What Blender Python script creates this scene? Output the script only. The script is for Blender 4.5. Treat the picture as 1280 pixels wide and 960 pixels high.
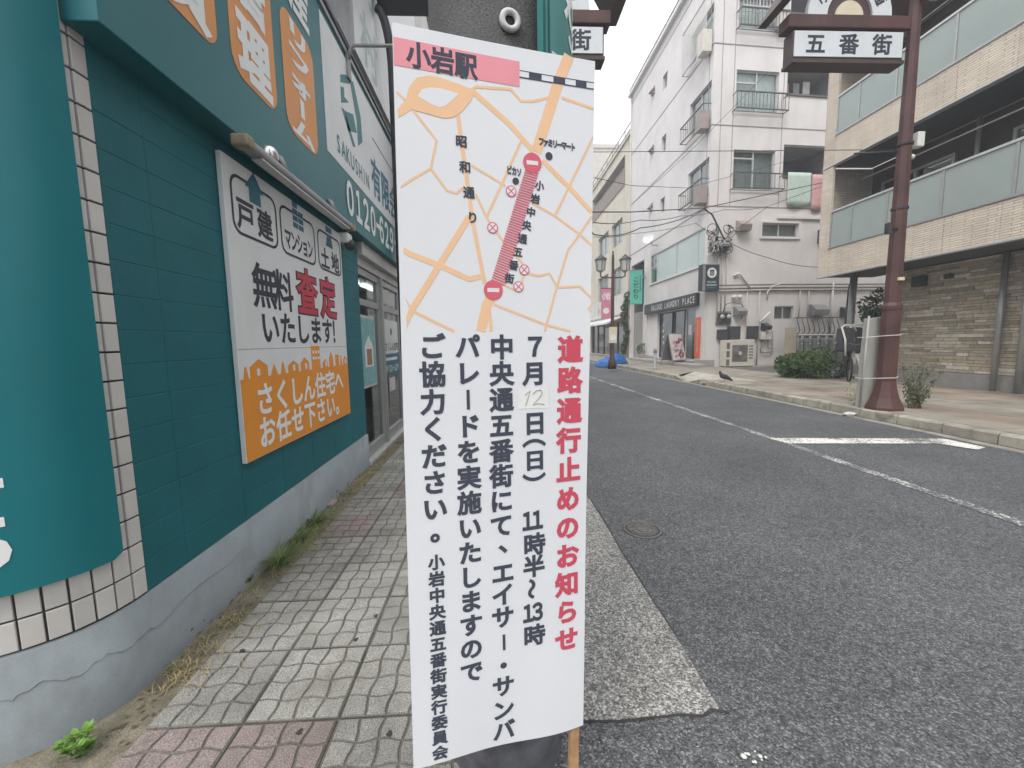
import bpy, math, random
from mathutils import Vector, Matrix
random.seed(7)
for o_ in list(bpy.data.objects): bpy.data.objects.remove(o_)
sc = bpy.context.scene
COL = sc.collection
V = Vector
# ---------------------------------------------------------------- camera
F = 505.0; H = 1.3                       # focal length in photo pixels (1280 wide), eye height
VP = (617.0, 428.0); ROLL = -0.0167      # street vanishing point and horizon slope
fw = V(((VP[0]-640)/F, (VP[1]-480)/F, 1)).normalized()
up = fw.cross(V((1, ROLL, 0))).normalized()
if up.y > 0: up = -up
rt = fw.cross(up).normalized()
if rt.x < 0: rt = -rt
M3 = Matrix((rt, fw, up))                # camera (x right, y down, z forward) -> world
def ray(x, y): return M3 @ V(((x-640)/F, (y-480)/F, 1))
CAM = V((0, 0, H))
cd = bpy.data.cameras.new('camera'); cam = bpy.data.objects.new('camera', cd); COL.objects.link(cam)
cd.sensor_fit = 'HORIZONTAL'; cd.sensor_width = 36; cd.lens = F/1280*36
cd.clip_start = 0.02; cd.clip_end = 2000
cx, cy, cz = M3 @ V((1,0,0)), M3 @ V((0,-1,0)), M3 @ V((0,0,-1))
cam.matrix_world = Matrix(((cx.x,cy.x,cz.x,0),(cx.y,cy.y,cz.y,0),(cx.z,cy.z,cz.z,H),(0,0,0,1)))
sc.camera = cam
# ---------------------------------------------------------------- sky (thin bright overcast) and soft sun
SUN_EL, SUN_AZ = math.radians(52), math.radians(212)     # azimuth clockwise from +Y
w = bpy.data.worlds.new('World'); sc.world = w; w.use_nodes = True
nt = w.node_tree; nt.nodes.clear()
def N(t, **k):
    n = nt.nodes.new(t)
    for a, b in k.items(): setattr(n, a, b)
    return n
out = N('ShaderNodeOutputWorld'); bg = N('ShaderNodeBackground'); bg.inputs[1].default_value = 0.1
sky = N('ShaderNodeTexSky', sky_type='NISHITA', sun_disc=False); sky.sun_elevation = SUN_EL; sky.sun_rotation = SUN_AZ
sky.air_density = 1.0; sky.dust_density = 2.0
tc = N('ShaderNodeTexCoord'); sep = N('ShaderNodeSeparateXYZ'); nt.links.new(tc.outputs['Generated'], sep.inputs[0])
mr = N('ShaderNodeMapRange'); mr.inputs[1].default_value = 0; mr.inputs[2].default_value = 1; mr.inputs[3].default_value = 7.0; mr.inputs[4].default_value = 17.5
nt.links.new(sep.outputs['Z'], mr.inputs[0])            # overcast dome: zenith brighter than horizon
nz = N('ShaderNodeTexNoise'); nz.inputs['Scale'].default_value = 2.6; nz.inputs['Detail'].default_value = 6; nz.inputs['Roughness'].default_value = .5
nt.links.new(tc.outputs['Generated'], nz.inputs['Vector'])
cr = N('ShaderNodeMapRange'); cr.inputs[1].default_value = .35; cr.inputs[2].default_value = .7; cr.inputs[3].default_value = .82; cr.inputs[4].default_value = 1.1
nt.links.new(nz.outputs['Fac'], cr.inputs[0])
mu = N('ShaderNodeMath', operation='MULTIPLY'); nt.links.new(mr.outputs[0], mu.inputs[0]); nt.links.new(cr.outputs[0], mu.inputs[1])
cl = N('ShaderNodeMix', data_type='RGBA', blend_type='MULTIPLY'); cl.inputs[0].default_value = 1
cl.inputs[6].default_value = (.95, .975, 1.0, 1); nt.links.new(mu.outputs[0], cl.inputs[7])
mx = N('ShaderNodeMix', data_type='RGBA'); mx.inputs[0].default_value = .93
nt.links.new(sky.outputs[0], mx.inputs[6]); nt.links.new(cl.outputs[2], mx.inputs[7])
nt.links.new(mx.outputs[2], bg.inputs[0]); nt.links.new(bg.outputs[0], out.inputs[0])
sl = bpy.data.lights.new('sun', 'SUN'); sl.energy = 1.5; sl.angle = math.radians(22); sl.color = (1, .965, .92)
so = bpy.data.objects.new('sun', sl); COL.objects.link(so)
sd = V((math.sin(SUN_AZ)*math.cos(SUN_EL), math.cos(SUN_AZ)*math.cos(SUN_EL), math.sin(SUN_EL)))
so.rotation_euler = sd.to_track_quat('Z', 'Y').to_euler(); so.location = (0, -5, 20)
sc.view_settings.view_transform = 'Standard'; sc.view_settings.look = 'None'
sc.view_settings.exposure = 0.60; sc.view_settings.gamma = 1
sc.cycles.adaptive_threshold = .02; sc.cycles.volume_bounces = 0; sc.cycles.max_bounces = 6; sc.cycles.diffuse_bounces = 2; sc.cycles.glossy_bounces = 3
sc.cycles.transmission_bounces = 4; sc.cycles.transparent_max_bounces = 8
sc.cycles.caustics_reflective = False; sc.cycles.caustics_refractive = False

# ---------------------------------------------------------------- materials
MATS = {}
def srgb(r, g, b):
    f = lambda c: ((c/255+.055)/1.055)**2.4 if c > 10 else c/255/12.92
    return (f(r), f(g), f(b))
def mat(name, col, rough=.7, var=.12, scale=3.0, detail=3, fine=0, fscale=180, bump=0, bscale=120, metal=0, spec=.35,
        rnd=0, stain=None, sscale=1.2, samt=.5, srange=(.5,.72), stretch=None, coat=0, emit=0, trans=0):
    """procedural paint/stone: base colour + broad variation + fine grain + shaped stains + bump (all in world position)"""
    m = bpy.data.materials.new(name); m.use_nodes = True; t = m.node_tree; MATS[name] = m
    P = t.nodes['Principled BSDF']; L = t.links.new
    def n(ty, **k):
        q = t.nodes.new(ty)
        for a, b in k.items(): setattr(q, a, b)
        return q
    g = n('ShaderNodeNewGeometry'); vec = g.outputs['Position']
    if stretch:
        mp = n('ShaderNodeMapping'); mp.inputs['Scale'].default_value = stretch; L(vec, mp.inputs[0]); vecs = mp.outputs[0]
    else: vecs = vec
    def noise(s, d=5, v=vec, r=.55):
        q = n('ShaderNodeTexNoise'); q.inputs['Scale'].default_value = s; q.inputs['Detail'].default_value = d; q.inputs['Roughness'].default_value = r
        L(v, q.inputs['Vector']); return q.outputs['Fac']
    def rng(x, a, b, c, d):
        q = n('ShaderNodeMapRange'); L(x, q.inputs[0])
        for i, val in enumerate((a, b, c, d)): q.inputs[i+1].default_value = val
        return q.outputs[0]
    def mul(a, b):
        q = n('ShaderNodeMath', operation='MULTIPLY')
        for i, val in enumerate((a, b)):
            if isinstance(val, (int, float)): q.inputs[i].default_value = val
            else: L(val, q.inputs[i])
        return q.outputs[0]
    f = rng(noise(scale, detail), .3, .7, 1-var, 1+var)
    if fine: f = mul(f, rng(noise(fscale, 2), .3, .7, 1-fine, 1+fine))
    if rnd:
        oi = n('ShaderNodeObjectInfo'); f = mul(f, rng(oi.outputs['Random'], 0, 1, 1-rnd, 1+rnd))
    c = n('ShaderNodeMix', data_type='RGBA', blend_type='MULTIPLY'); c.inputs[0].default_value = 1
    c.inputs[6].default_value = (*col, 1); L(f, c.inputs[7]); colo = c.outputs[2]
    if stain:
        k = rng(noise(sscale, 4, vecs, .65), srange[0], srange[1], 0, samt)
        s = n('ShaderNodeMix', data_type='RGBA'); L(k, s.inputs[0]); L(colo, s.inputs[6]); s.inputs[7].default_value = (*stain, 1); colo = s.outputs[2]
    L(colo, P.inputs['Base Color'])
    P.inputs['Roughness'].default_value = rough; P.inputs['Metallic'].default_value = metal
    P.inputs['Specular IOR Level'].default_value = spec; P.inputs['Coat Weight'].default_value = coat
    if emit: P.inputs['Emission Color'].default_value = (*col, 1); P.inputs['Emission Strength'].default_value = emit
    if bump:
        b = n('ShaderNodeBump'); b.inputs['Strength'].default_value = bump; b.inputs['Distance'].default_value = .004
        L(noise(bscale, 2), b.inputs['Height']); L(b.outputs[0], P.inputs['Normal'])
    return m
def asphalt(name, dark, light, scale, lo, hi, spots=.0, bump=.9, tint=(1,1,1.02), crack=0):
    m = bpy.data.materials.new(name); m.use_nodes = True; t = m.node_tree; MATS[name] = m; L = t.links.new
    P = t.nodes['Principled BSDF']; P.inputs['Roughness'].default_value = .82; P.inputs['Specular IOR Level'].default_value = .3
    g = t.nodes.new('ShaderNodeNewGeometry').outputs['Position']
    v = t.nodes.new('ShaderNodeTexVoronoi'); v.inputs['Scale'].default_value = scale; L(g, v.inputs['Vector'])
    sx = t.nodes.new('ShaderNodeSeparateColor'); L(v.outputs['Color'], sx.inputs[0])
    r = t.nodes.new('ShaderNodeValToRGB'); e = r.color_ramp.elements
    e[0].position = lo; e[0].color = (*[dark*q for q in tint], 1); e[1].position = 1; e[1].color = (*[light*q for q in tint], 1)
    mid = e.new(hi); mid.color = (*[(dark*.62+light*.38)*q for q in tint], 1)
    L(sx.outputs[0], r.inputs[0])
    vc = t.nodes.new('ShaderNodeTexVoronoi'); vc.inputs['Scale'].default_value = scale*.36; L(g, vc.inputs['Vector'])
    sc_ = t.nodes.new('ShaderNodeSeparateColor'); L(vc.outputs['Color'], sc_.inputs[0])
    mc = t.nodes.new('ShaderNodeMapRange'); mc.inputs[3].default_value = .76; mc.inputs[4].default_value = 1.25; L(sc_.outputs[1], mc.inputs[0])
    n1 = t.nodes.new('ShaderNodeTexNoise'); n1.inputs['Scale'].default_value = .9; n1.inputs['Detail'].default_value = 5; n1.inputs['Roughness'].default_value = .65; L(g, n1.inputs['Vector'])
    mr = t.nodes.new('ShaderNodeMapRange'); mr.inputs[1].default_value = .3; mr.inputs[2].default_value = .72; mr.inputs[3].default_value = .8; mr.inputs[4].default_value = 1.22; L(n1.outputs['Fac'], mr.inputs[0])
    mm = t.nodes.new('ShaderNodeMix'); mm.data_type = 'RGBA'; mm.blend_type = 'MULTIPLY'; mm.inputs[0].default_value = 1; L(r.outputs[0], mm.inputs[6]); L(mr.outputs[0], mm.inputs[7])
    mk = t.nodes.new('ShaderNodeMix'); mk.data_type = 'RGBA'; mk.blend_type = 'MULTIPLY'; mk.inputs[0].default_value = 1; L(mm.outputs[2], mk.inputs[6]); L(mc.outputs[0], mk.inputs[7]); co = mk.outputs[2]
    if spots:
        v2 = t.nodes.new('ShaderNodeTexVoronoi'); v2.inputs['Scale'].default_value = 42; L(g, v2.inputs['Vector'])
        s2 = t.nodes.new('ShaderNodeSeparateColor'); L(v2.outputs['Color'], s2.inputs[0])
        a = t.nodes.new('ShaderNodeMath'); a.operation = 'GREATER_THAN'; a.inputs[1].default_value = 1-spots; L(s2.outputs[0], a.inputs[0])
        b = t.nodes.new('ShaderNodeMath'); b.operation = 'LESS_THAN'; b.inputs[1].default_value = .19; L(v2.outputs['Distance'], b.inputs[0])
        ab = t.nodes.new('ShaderNodeMath'); ab.operation = 'MULTIPLY'; L(a.outputs[0], ab.inputs[0]); L(b.outputs[0], ab.inputs[1])
        m3 = t.nodes.new('ShaderNodeMix'); m3.data_type = 'RGBA'; L(ab.outputs[0], m3.inputs[0]); L(co, m3.inputs[6]); m3.inputs[7].default_value = (.34,.33,.3,1); co = m3.outputs[2]
    L(co, P.inputs['Base Color'])
    bp = t.nodes.new('ShaderNodeBump'); bp.inputs['Strength'].default_value = bump; bp.inputs['Distance'].default_value = .006; bp.invert = True
    L(v.outputs['Distance'], bp.inputs['Height']); L(bp.outputs[0], P.inputs['Normal'])
    return m
def worn_paint(name, col, base, th):
    m = mat(name, col, rough=.75, var=.1, scale=5, bump=.3, bscale=150)
    t = m.node_tree; L = t.links.new; P = t.nodes['Principled BSDF']
    g = t.nodes.new('ShaderNodeNewGeometry').outputs['Position']
    n1 = t.nodes.new('ShaderNodeTexNoise'); n1.inputs['Scale'].default_value = 46; n1.inputs['Detail'].default_value = 5; n1.inputs['Roughness'].default_value = .7; L(g, n1.inputs['Vector'])
    n2 = t.nodes.new('ShaderNodeTexNoise'); n2.inputs['Scale'].default_value = 2.2; L(g, n2.inputs['Vector'])
    ad = t.nodes.new('ShaderNodeMath'); ad.operation = 'MULTIPLY_ADD'; ad.inputs[1].default_value = .5; L(n2.outputs['Fac'], ad.inputs[0]); L(n1.outputs['Fac'], ad.inputs[2])
    mr = t.nodes.new('ShaderNodeMapRange'); mr.inputs[1].default_value = th-.05; mr.inputs[2].default_value = th+.05; L(ad.outputs[0], mr.inputs[0])
    src = P.inputs['Base Color'].links[0].from_socket
    mm = t.nodes.new('ShaderNodeMix'); mm.data_type = 'RGBA'; L(mr.outputs[0], mm.inputs[0]); L(src, mm.inputs[6]); mm.inputs[7].default_value = (*base, 1)
    L(mm.outputs[2], P.inputs['Base Color']); return m
def glass(name, tint=(.8,.85,.85), alpha=.75, rough=.03):
    m = bpy.data.materials.new(name); m.use_nodes = True; t = m.node_tree; MATS[name] = m; L = t.links.new
    t.nodes.clear(); o = t.nodes.new('ShaderNodeOutputMaterial'); gl = t.nodes.new('ShaderNodeBsdfGlossy'); gl.inputs['Roughness'].default_value = rough
    tr = t.nodes.new('ShaderNodeBsdfTransparent'); tr.inputs[0].default_value = (*tint, 1)
    lw = t.nodes.new('ShaderNodeLayerWeight'); lw.inputs[0].default_value = .5; fr = t.nodes.new('ShaderNodeMath'); fr.operation = 'POWER'; fr.inputs[1].default_value = 3.5; L(lw.outputs['Facing'], fr.inputs[0])
    ma = t.nodes.new('ShaderNodeMath'); ma.operation = 'MULTIPLY_ADD'; ma.inputs[1].default_value = .9; ma.inputs[2].default_value = max(.04, 1-alpha-.2); ma.use_clamp = True; L(fr.outputs[0], ma.inputs[0])
    mx = t.nodes.new('ShaderNodeMixShader'); L(ma.outputs[0], mx.inputs[0]); L(tr.outputs[0], mx.inputs[1]); L(gl.outputs[0], mx.inputs[2]); L(mx.outputs[0], o.inputs[0]); return m

# ---------------------------------------------------------------- mesh helpers
ORG = {}
class Frame:
    """a wall frame: s along (viewer's right), n out of the wall, z up"""
    def __init__(f, o, a, n): f.o = V(o); f.a = V(a).normalized(); f.n = V(n).normalized(); f.z = V((0,0,1))
    def at(f, s, z, n=0): return f.o + f.a*s + f.n*n + f.z*z
    def px(f, x, y, n=0):
        """photo pixel -> (s, z) on the plane n out from this wall"""
        d = ray(x, y); p0 = f.o + f.n*n; t = (p0-CAM).dot(f.n)/d.dot(f.n); p = CAM + d*t - f.o
        return p.dot(f.a), p.z
def gpx(x, y, z=0):
    d = ray(x, y); return CAM + d*((z-H)/d.z)
def ypx(x, y, yy):
    d = ray(x, y); return CAM + d*(yy/d.y)
class MB:
    def __init__(s): s.v = []; s.f = []; s.sm = []; s.marks = []
    def add(s, vs, fs, smooth=False):
        b = len(s.v); s.v += [V(p) for p in vs]; s.f += [tuple(i+b for i in f) for f in fs]; s.sm += [smooth]*len(fs); return s
    def quad(s, *p, smooth=False): return s.add(p, [tuple(range(len(p)))], smooth)
    def hexa(s, p): # 8 points: bottom 4 ccw, top 4 ccw
        return s.add(p, [(3,2,1,0),(4,5,6,7),(0,1,5,4),(1,2,6,5),(2,3,7,6),(3,0,4,7)])
    def box(s, lo, hi):
        (a,b,c),(d,e,f) = lo, hi
        return s.hexa([(a,b,c),(d,b,c),(d,e,c),(a,e,c),(a,b,f),(d,b,f),(d,e,f),(a,e,f)])
    def fbox(s, fr, s0, s1, z0, z1, n0, n1):
        q = lambda ss, nn, zz: fr.at(ss, zz, nn)
        return s.hexa([q(s0,n1,z0),q(s1,n1,z0),q(s1,n0,z0),q(s0,n0,z0),q(s0,n1,z1),q(s1,n1,z1),q(s1,n0,z1),q(s0,n0,z1)])
    def prism(s, pts, vec, caps=True):
        n = len(pts); vec = V(vec); vs = [V(p) for p in pts]+[V(p)+vec for p in pts]
        fs = [(i, (i+1)%n, (i+1)%n+n, i+n) for i in range(n)]
        if caps: fs += [tuple(reversed(range(n))), tuple(range(n, 2*n))]
        return s.add(vs, fs)
    def fpoly(s, fr, pts, n0, n1):
        return s.prism([fr.at(a, b, n0) for a, b in pts], fr.n*(n1-n0))
    def tube(s, path, r, n=8, caps=True):
        P = [V(p) for p in path]; R = r if isinstance(r, (list, tuple)) else [r]*len(P); vs = []; fs = []; ref = None
        for i, p in enumerate(P):
            d = (P[min(i+1, len(P)-1)]-P[max(i-1, 0)]).normalized()
            if ref is None or abs(ref.dot(d)) > .97: ref = V((0,0,1)) if abs(d.z) < .9 else V((1,0,0))
            a = (ref-d*ref.dot(d)).normalized(); ref = a; b = d.cross(a)
            for k in range(n):
                th = 2*math.pi*k/n; vs.append(p+(a*math.cos(th)+b*math.sin(th))*R[i])
        for i in range(len(P)-1):
            for k in range(n): fs.append((i*n+k, i*n+(k+1)%n, (i+1)*n+(k+1)%n, (i+1)*n+k))
        s.add(vs, fs, n > 5)
        if caps: s.add(vs[:n], [tuple(reversed(range(n)))]); s.add(vs[-n:], [tuple(range(n))])
        return s
    def lathe(s, o, prof, n=16, ax=None, smooth=True, caps=True):
        o = V(o); ax = V(ax or (0,0,1)).normalized(); u = (V((1,0,0)) if abs(ax.x) < .9 else V((0,1,0))); u = (u-ax*u.dot(ax)).normalized(); w_ = ax.cross(u); vs = []; fs = []
        for r, z in prof:
            for k in range(n):
                th = 2*math.pi*(k+.5)/n; vs.append(o+ax*z+(u*math.cos(th)+w_*math.sin(th))*r)
        for i in range(len(prof)-1):
            for k in range(n): fs.append((i*n+k, i*n+(k+1)%n, (i+1)*n+(k+1)%n, (i+1)*n+k))
        s.add(vs, fs, smooth)
        if caps: s.add(vs[:n], [tuple(reversed(range(n)))]); s.add(vs[-n:], [tuple(range(n))])
        return s
    def ball(s, c, r, n=10, sq=(1,1,1)):
        c = V(c); vs = []; fs = []; m = max(4, n//2)
        for i in range(m+1):
            ph = math.pi*i/m
            for k in range(n):
                th = 2*math.pi*k/n; vs.append(c+V((math.sin(ph)*math.cos(th)*sq[0], math.sin(ph)*math.sin(th)*sq[1], math.cos(ph)*sq[2]))*r)
        for i in range(m):
            for k in range(n): fs.append((i*n+k, (i+1)*n+k, (i+1)*n+(k+1)%n, i*n+(k+1)%n))
        return s.add(vs, fs, True)
    def mesh(s, name, m, org=V((0,0,0))):
        idx = {}; vs = []; mp = []
        for p in s.v:                                    # weld coincident corners
            k = (round(p.x, 5), round(p.y, 5), round(p.z, 5))
            if k not in idx: idx[k] = len(vs); vs.append(tuple(p-org))
            mp.append(idx[k])
        fs = []; sm = []
        for f, q in zip(s.f, s.sm):
            g = []
            for i in f:
                if not g or mp[i] != g[-1]: g.append(mp[i])
            if len(g) > 1 and g[0] == g[-1]: g.pop()
            if len(g) > 2 and len(set(g)) == len(g): fs.append(g); sm.append(q)
        me = bpy.data.meshes.new(name); me.from_pydata(vs, [], fs)
        me.polygons.foreach_set('use_smooth', sm); me.materials.append(MATS[m] if isinstance(m, str) else m); me.update(); return me
    def build(s, name, m, parent=None, bev=0, origin=None):
        if name == 'lettering' and 1 < len(s.marks) <= 12:          # big characters: one part each
            o = None
            for i, (v0, f0) in enumerate(s.marks):
                v1, f1 = s.marks[i+1] if i+1 < len(s.marks) else (len(s.v), len(s.f))
                c = MB(); c.add(s.v[v0:v1], [tuple(k-v0 for k in f) for f in s.f[f0:f1]]); o = c.build('character', m, parent)
            return o
        org = V(origin) if origin is not None else (ORG[parent] if parent else sum(s.v, V())/max(1, len(s.v)))
        o = bpy.data.objects.new(name, s.mesh(name, m, org)); link(o, org, parent)
        if bev:
            b = o.modifiers.new('bevel', 'BEVEL'); b.width = bev; b.segments = 2; b.limit_method = 'ANGLE'; b.angle_limit = math.radians(40)
        return o
def link(o, org, parent=None):
    COL.objects.link(o); ORG[o] = V(org)
    if parent: o.parent = parent; o.location = V(org)-ORG[parent]
    else: o.location = V(org)
def inst(name, me, loc, parent, rot=None, material=None):
    o = bpy.data.objects.new(name, me); link(o, loc, parent)
    if rot: o.rotation_euler = rot
    if material: o.material_slots[0].link = 'OBJECT'; o.material_slots[0].material = MATS[material]
    return o
def thing(name, loc, label, cat, group=None):
    o = bpy.data.objects.new(name, None); o.empty_display_size = .1; link(o, loc); return tag(o, label, cat, group)
def tag(o, label, cat, group=None):
    o['label'] = label; o['category'] = cat
    if group: o['group'] = group
    return o
def struct(o): o['kind'] = 'structure'; return o
def stuff(o): o['kind'] = 'stuff'; return o
def wall_holes(mb, fr, s0, s1, z0, z1, holes, depth):
    ss = sorted({s0, s1, *[h[0] for h in holes], *[h[1] for h in holes]}); zz = sorted({z0, z1, *[h[2] for h in holes], *[h[3] for h in holes]})
    for i in range(len(ss)-1):
        for j in range(len(zz)-1):
            a, b = (ss[i]+ss[i+1])/2, (zz[j]+zz[j+1])/2
            if any(h[0] < a < h[1] and h[2] < b < h[3] for h in holes): continue
            mb.quad(fr.at(ss[i],zz[j]), fr.at(ss[i+1],zz[j]), fr.at(ss[i+1],zz[j+1]), fr.at(ss[i],zz[j+1]))
    for a, b, c, d in holes:
        for p, q in (((a,c),(b,c)), ((b,c),(b,d)), ((b,d),(a,d)), ((a,d),(a,c))):
            mb.quad(fr.at(*p), fr.at(*p, -depth), fr.at(*q, -depth), fr.at(*q))
    return mb
# ---- lettering: glyph outlines of the built-in font, thickened by an outline ring
GL = {}
def glyph(ch, bold):
    k = (ch, bold)
    if k in GL: return GL[k]
    c = bpy.data.curves.new('glyph', 'FONT'); c.body = ch; c.size = 1; c.resolution_u = 3
    o = bpy.data.objects.new('glyph', c); COL.objects.link(o); dg = bpy.context.evaluated_depsgraph_get(); dg.update()
    me = bpy.data.meshes.new_from_object(o.evaluated_get(dg)); bpy.data.objects.remove(o); bpy.data.curves.remove(c)
    vs = [(v.co.x, v.co.y, 0) for v in me.vertices]; fs = []
    for p in me.polygons:
        ix = list(p.vertices)
        if p.normal.z < 0: ix.reverse()
        fs.append(tuple(ix))
    bpy.data.meshes.remove(me)
    if bold and vs:
        ed = {}; key = lambda i: (round(vs[i][0], 5), round(vs[i][1], 5))
        for f in fs:
            for i in range(len(f)): ed[(key(f[i]), key(f[(i+1) % len(f)]))] = 1
        nxt = {a: b for (a, b) in ed if (b, a) not in ed}
        lift = 0
        while nxt:
            a = next(iter(nxt)); loop = [a]; b = nxt.pop(a)
            while b in nxt and b != a: loop.append(b); b = nxt.pop(b)
            if len(loop) < 3: continue
            lift += .0016; off = []; n = len(loop)
            for i in range(n):
                p0, p1, p2 = V(loop[i-1]), V(loop[i]), V(loop[(i+1) % n])
                d1 = (p1-p0); d2 = (p2-p1); d1 = d1.normalized() if d1.length else V((1,0)); d2 = d2.normalized() if d2.length else d1
                n1, n2 = V((d1.y, -d1.x)), V((d2.y, -d2.x)); mt = n1+n2
                mt = mt.normalized() if mt.length > 1e-4 else n1
                off.append(p1+mt*bold/max(.55, mt.dot(n1)))
            b0 = len(vs); vs += [(p[0], p[1], lift) for p in loop]+[(p.x, p.y, lift) for p in off]
            fs += [(b0+i, b0+n+i, b0+n+(i+1) % n, b0+(i+1) % n) for i in range(n)]
    GL[k] = (vs, fs); return GL[k]
def put_char(mb, fr, ch, s, z, n, w, h, bold=.0, rot=0, disp=None, center='em'):
    vs, fs = glyph(ch, bold)
    if not vs: return
    if center == 'em': ox, oy = .5, .38
    else:
        xs = [v[0] for v in vs]; ys = [v[1] for v in vs]; ox, oy = (min(xs)+max(xs))/2, (min(ys)+max(ys))/2
        if center == 'fit': w = w/(max(xs)-min(xs)); h = h/(max(ys)-min(ys))
    c, sn = math.cos(rot), math.sin(rot); pts = []
    for x, y, l in vs:
        a, b = (x-ox)*w, (y-oy)*h; a, b = a*c-b*sn, a*sn+b*c
        nn = n+l*.012*min(1, h*8)+(disp(s+a, z+b) if disp else 0); pts.append(fr.at(s+a, z+b, nn))
    mb.marks.append((len(mb.v), len(mb.f))); mb.add(pts, fs)
def text_run(fr, txt, a, b, n, w, h, bold=.03, rot=0, disp=None, mb=None, center='em'):
    """glyph centres evenly from a to b, both (s, z)"""
    mb = mb or MB(); k = max(1, len(txt)-1)
    for i, ch in enumerate(txt):
        t = i/k
        put_char(mb, fr, ch, a[0]+(b[0]-a[0])*t, a[1]+(b[1]-a[1])*t, n, w, h, bold, rot, disp, center)
    return mb
def rrect(s0, s1, z0, z1, r, k=5):
    p = []
    for cx_, cz_, a0 in ((s1-r, z1-r, 0), (s0+r, z1-r, 90), (s0+r, z0+r, 180), (s1-r, z0+r, 270)):
        for i in range(k+1):
            t = math.radians(a0+90*i/k); p.append((cx_+r*math.cos(t), cz_+r*math.sin(t)))
    return p
def circ(s, z, r, k=20): return [(s+r*math.cos(2*math.pi*i/k), z+r*math.sin(2*math.pi*i/k)) for i in range(k)]
# ---------------------------------------------------------------- material library
asphalt('road_asphalt', .058, .235, 165, .0, .72, spots=.03, tint=(.985,1,1.035))
asphalt('old_asphalt', .10, .50, 150, .0, .6, spots=.012, tint=(1.03,1,.94))
mat('terrain', (.12,.11,.1), .9)
worn_paint('line_paint', (.64,.63,.6), (.11,.11,.112), .69)
worn_paint('fresh_line', (.74,.72,.66), (.12,.12,.115), .79)
mat('mortar', (.15,.14,.12), .95, .35, 6, fine=.3, bump=.8, bscale=90, stain=(.05,.045,.03), sscale=3)
mat('gutter_dirt', (.20,.175,.13), .95, .35, 9, fine=.4, fscale=260, bump=1, bscale=70, stain=(.09,.085,.05), sscale=5, samt=.8)
mat('slab_grey', (.285,.275,.252), .9, .24, 4, fine=.6, fscale=300, bump=.7, bscale=300, rnd=.13, stain=(.12,.11,.09), sscale=2.5, samt=.7, srange=(.5,.75))
mat('slab_pink', (.265,.215,.20), .9, .22, 4, fine=.6, fscale=300, bump=.7, bscale=300, rnd=.1, stain=(.12,.1,.09), sscale=2.5, samt=.6)
mat('slab_light', (.315,.305,.28), .9, .2, 4, fine=.6, fscale=300, bump=.7, bscale=300, rnd=.06, stain=(.16,.15,.12), sscale=2.5, samt=.6)
mat('kerb_concrete', (.36,.335,.28), .9, .2, 5, fine=.25, bump=.6, bscale=160, rnd=.12, stain=(.10,.09,.07), sscale=4, samt=.75)
mat('gutter_concrete', (.30,.28,.245), .9, .2, 5, fine=.3, bump=.5, stain=(.12,.11,.09), sscale=3, samt=.7)
mat('apron_concrete', (.43,.40,.345), .9, .2, 3, fine=.25, bump=.7, bscale=40, stain=(.24,.21,.17), sscale=4, samt=.7)
mat('parking_asphalt', (.12,.115,.11), .9, .25, 2, fine=.35, bump=.5)
mat('pavement_tile', (.30,.27,.225), .9, .22, 1.2, fine=.3, fscale=150, bump=.5, rnd=.14, stain=(.15,.13,.105), sscale=1.6, samt=.7)
mat('pavement_rose', (.31,.245,.195), .9, .22, 1.2, fine=.3, fscale=150, bump=.5, rnd=.14, stain=(.16,.13,.105), sscale=1.6, samt=.7)
mat('teal_block', (.003,.125,.148), .55, .12, 2.5, fine=.08, bump=.35, bscale=110, spec=.4, stain=(.02,.11,.13), sscale=5, samt=.35, stretch=(1,1,.25))
mat('teal_panel', (.004,.165,.19), .4, .06, 1.5, fine=.05, fscale=500, spec=.45)
mat('teal_fascia', (.012,.145,.165), .42, .08, 1.2, spec=.45, stain=(.05,.17,.19), sscale=3, samt=.3, stretch=(1,1,.2))
mat('plinth_grey', (.27,.30,.315), .8, .12, 3, fine=.06, bump=.4, bscale=26, stain=(.12,.125,.12), sscale=3, samt=.5, stretch=(1,1,.5), srange=(.52,.74))
mat('wall_tile', (.60,.575,.545), .35, .07, 6, spec=.5, rnd=.05, stain=(.45,.42,.38), sscale=4, samt=.35)
mat('tile_grout', (.055,.05,.05), .9)
mat('sign_white', (.72,.73,.73), .45, .04, 3, stain=(.55,.56,.55), sscale=4, samt=.3, stretch=(1,1,.3))
mat('sign_orange', (.78,.29,.035), .45, .05, 3)
mat('fascia_orange', (.72,.30,.09), .45, .06, 3)
mat('letter_white', (.80,.81,.80), .5, .03)
mat('letter_ink', (.035,.038,.055), .5, .05)
mat('letter_red', (.52,.045,.075), .5, .05)
mat('letter_teal', (.04,.19,.22), .5, .05)
mat('letter_pale', (.45,.56,.55), .5, .05)
mat('icon_teal', (.03,.16,.22), .5, .05)
mat('aluminium', (.42,.42,.42), .42, .08, 6, metal=.55, spec=.5)
mat('alu_light', (.56,.56,.55), .45, .08, 6, metal=.35, spec=.5)
mat('steel_grey', (.30,.30,.31), .5, .12, 8, metal=.3)
mat('dark_metal', (.045,.048,.055), .5, .15, 6)
mat('chrome', (.6,.58,.55), .22, .05, metal=1)
mat('end_cap', (.30,.25,.17), .6, .25, 20)
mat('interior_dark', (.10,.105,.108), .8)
mat('interior_floor', (.2,.19,.17), .6)
mat('lamp_tube', (1,1,.97), .5, 0, emit=8)
mat('curtain_white', (.62,.63,.60), .9, .12, 8)
mat('curtain_grey', (.30,.31,.31), .9, .12, 8)
mat('poster_green', (.20,.40,.40), .5, .2, 12)
mat('poster_brown', (.32,.18,.12), .6, .3, 25)
glass('window_glass', (.88,.92,.92), .8)
glass('shop_glass', (.6,.66,.66), .66)
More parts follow.
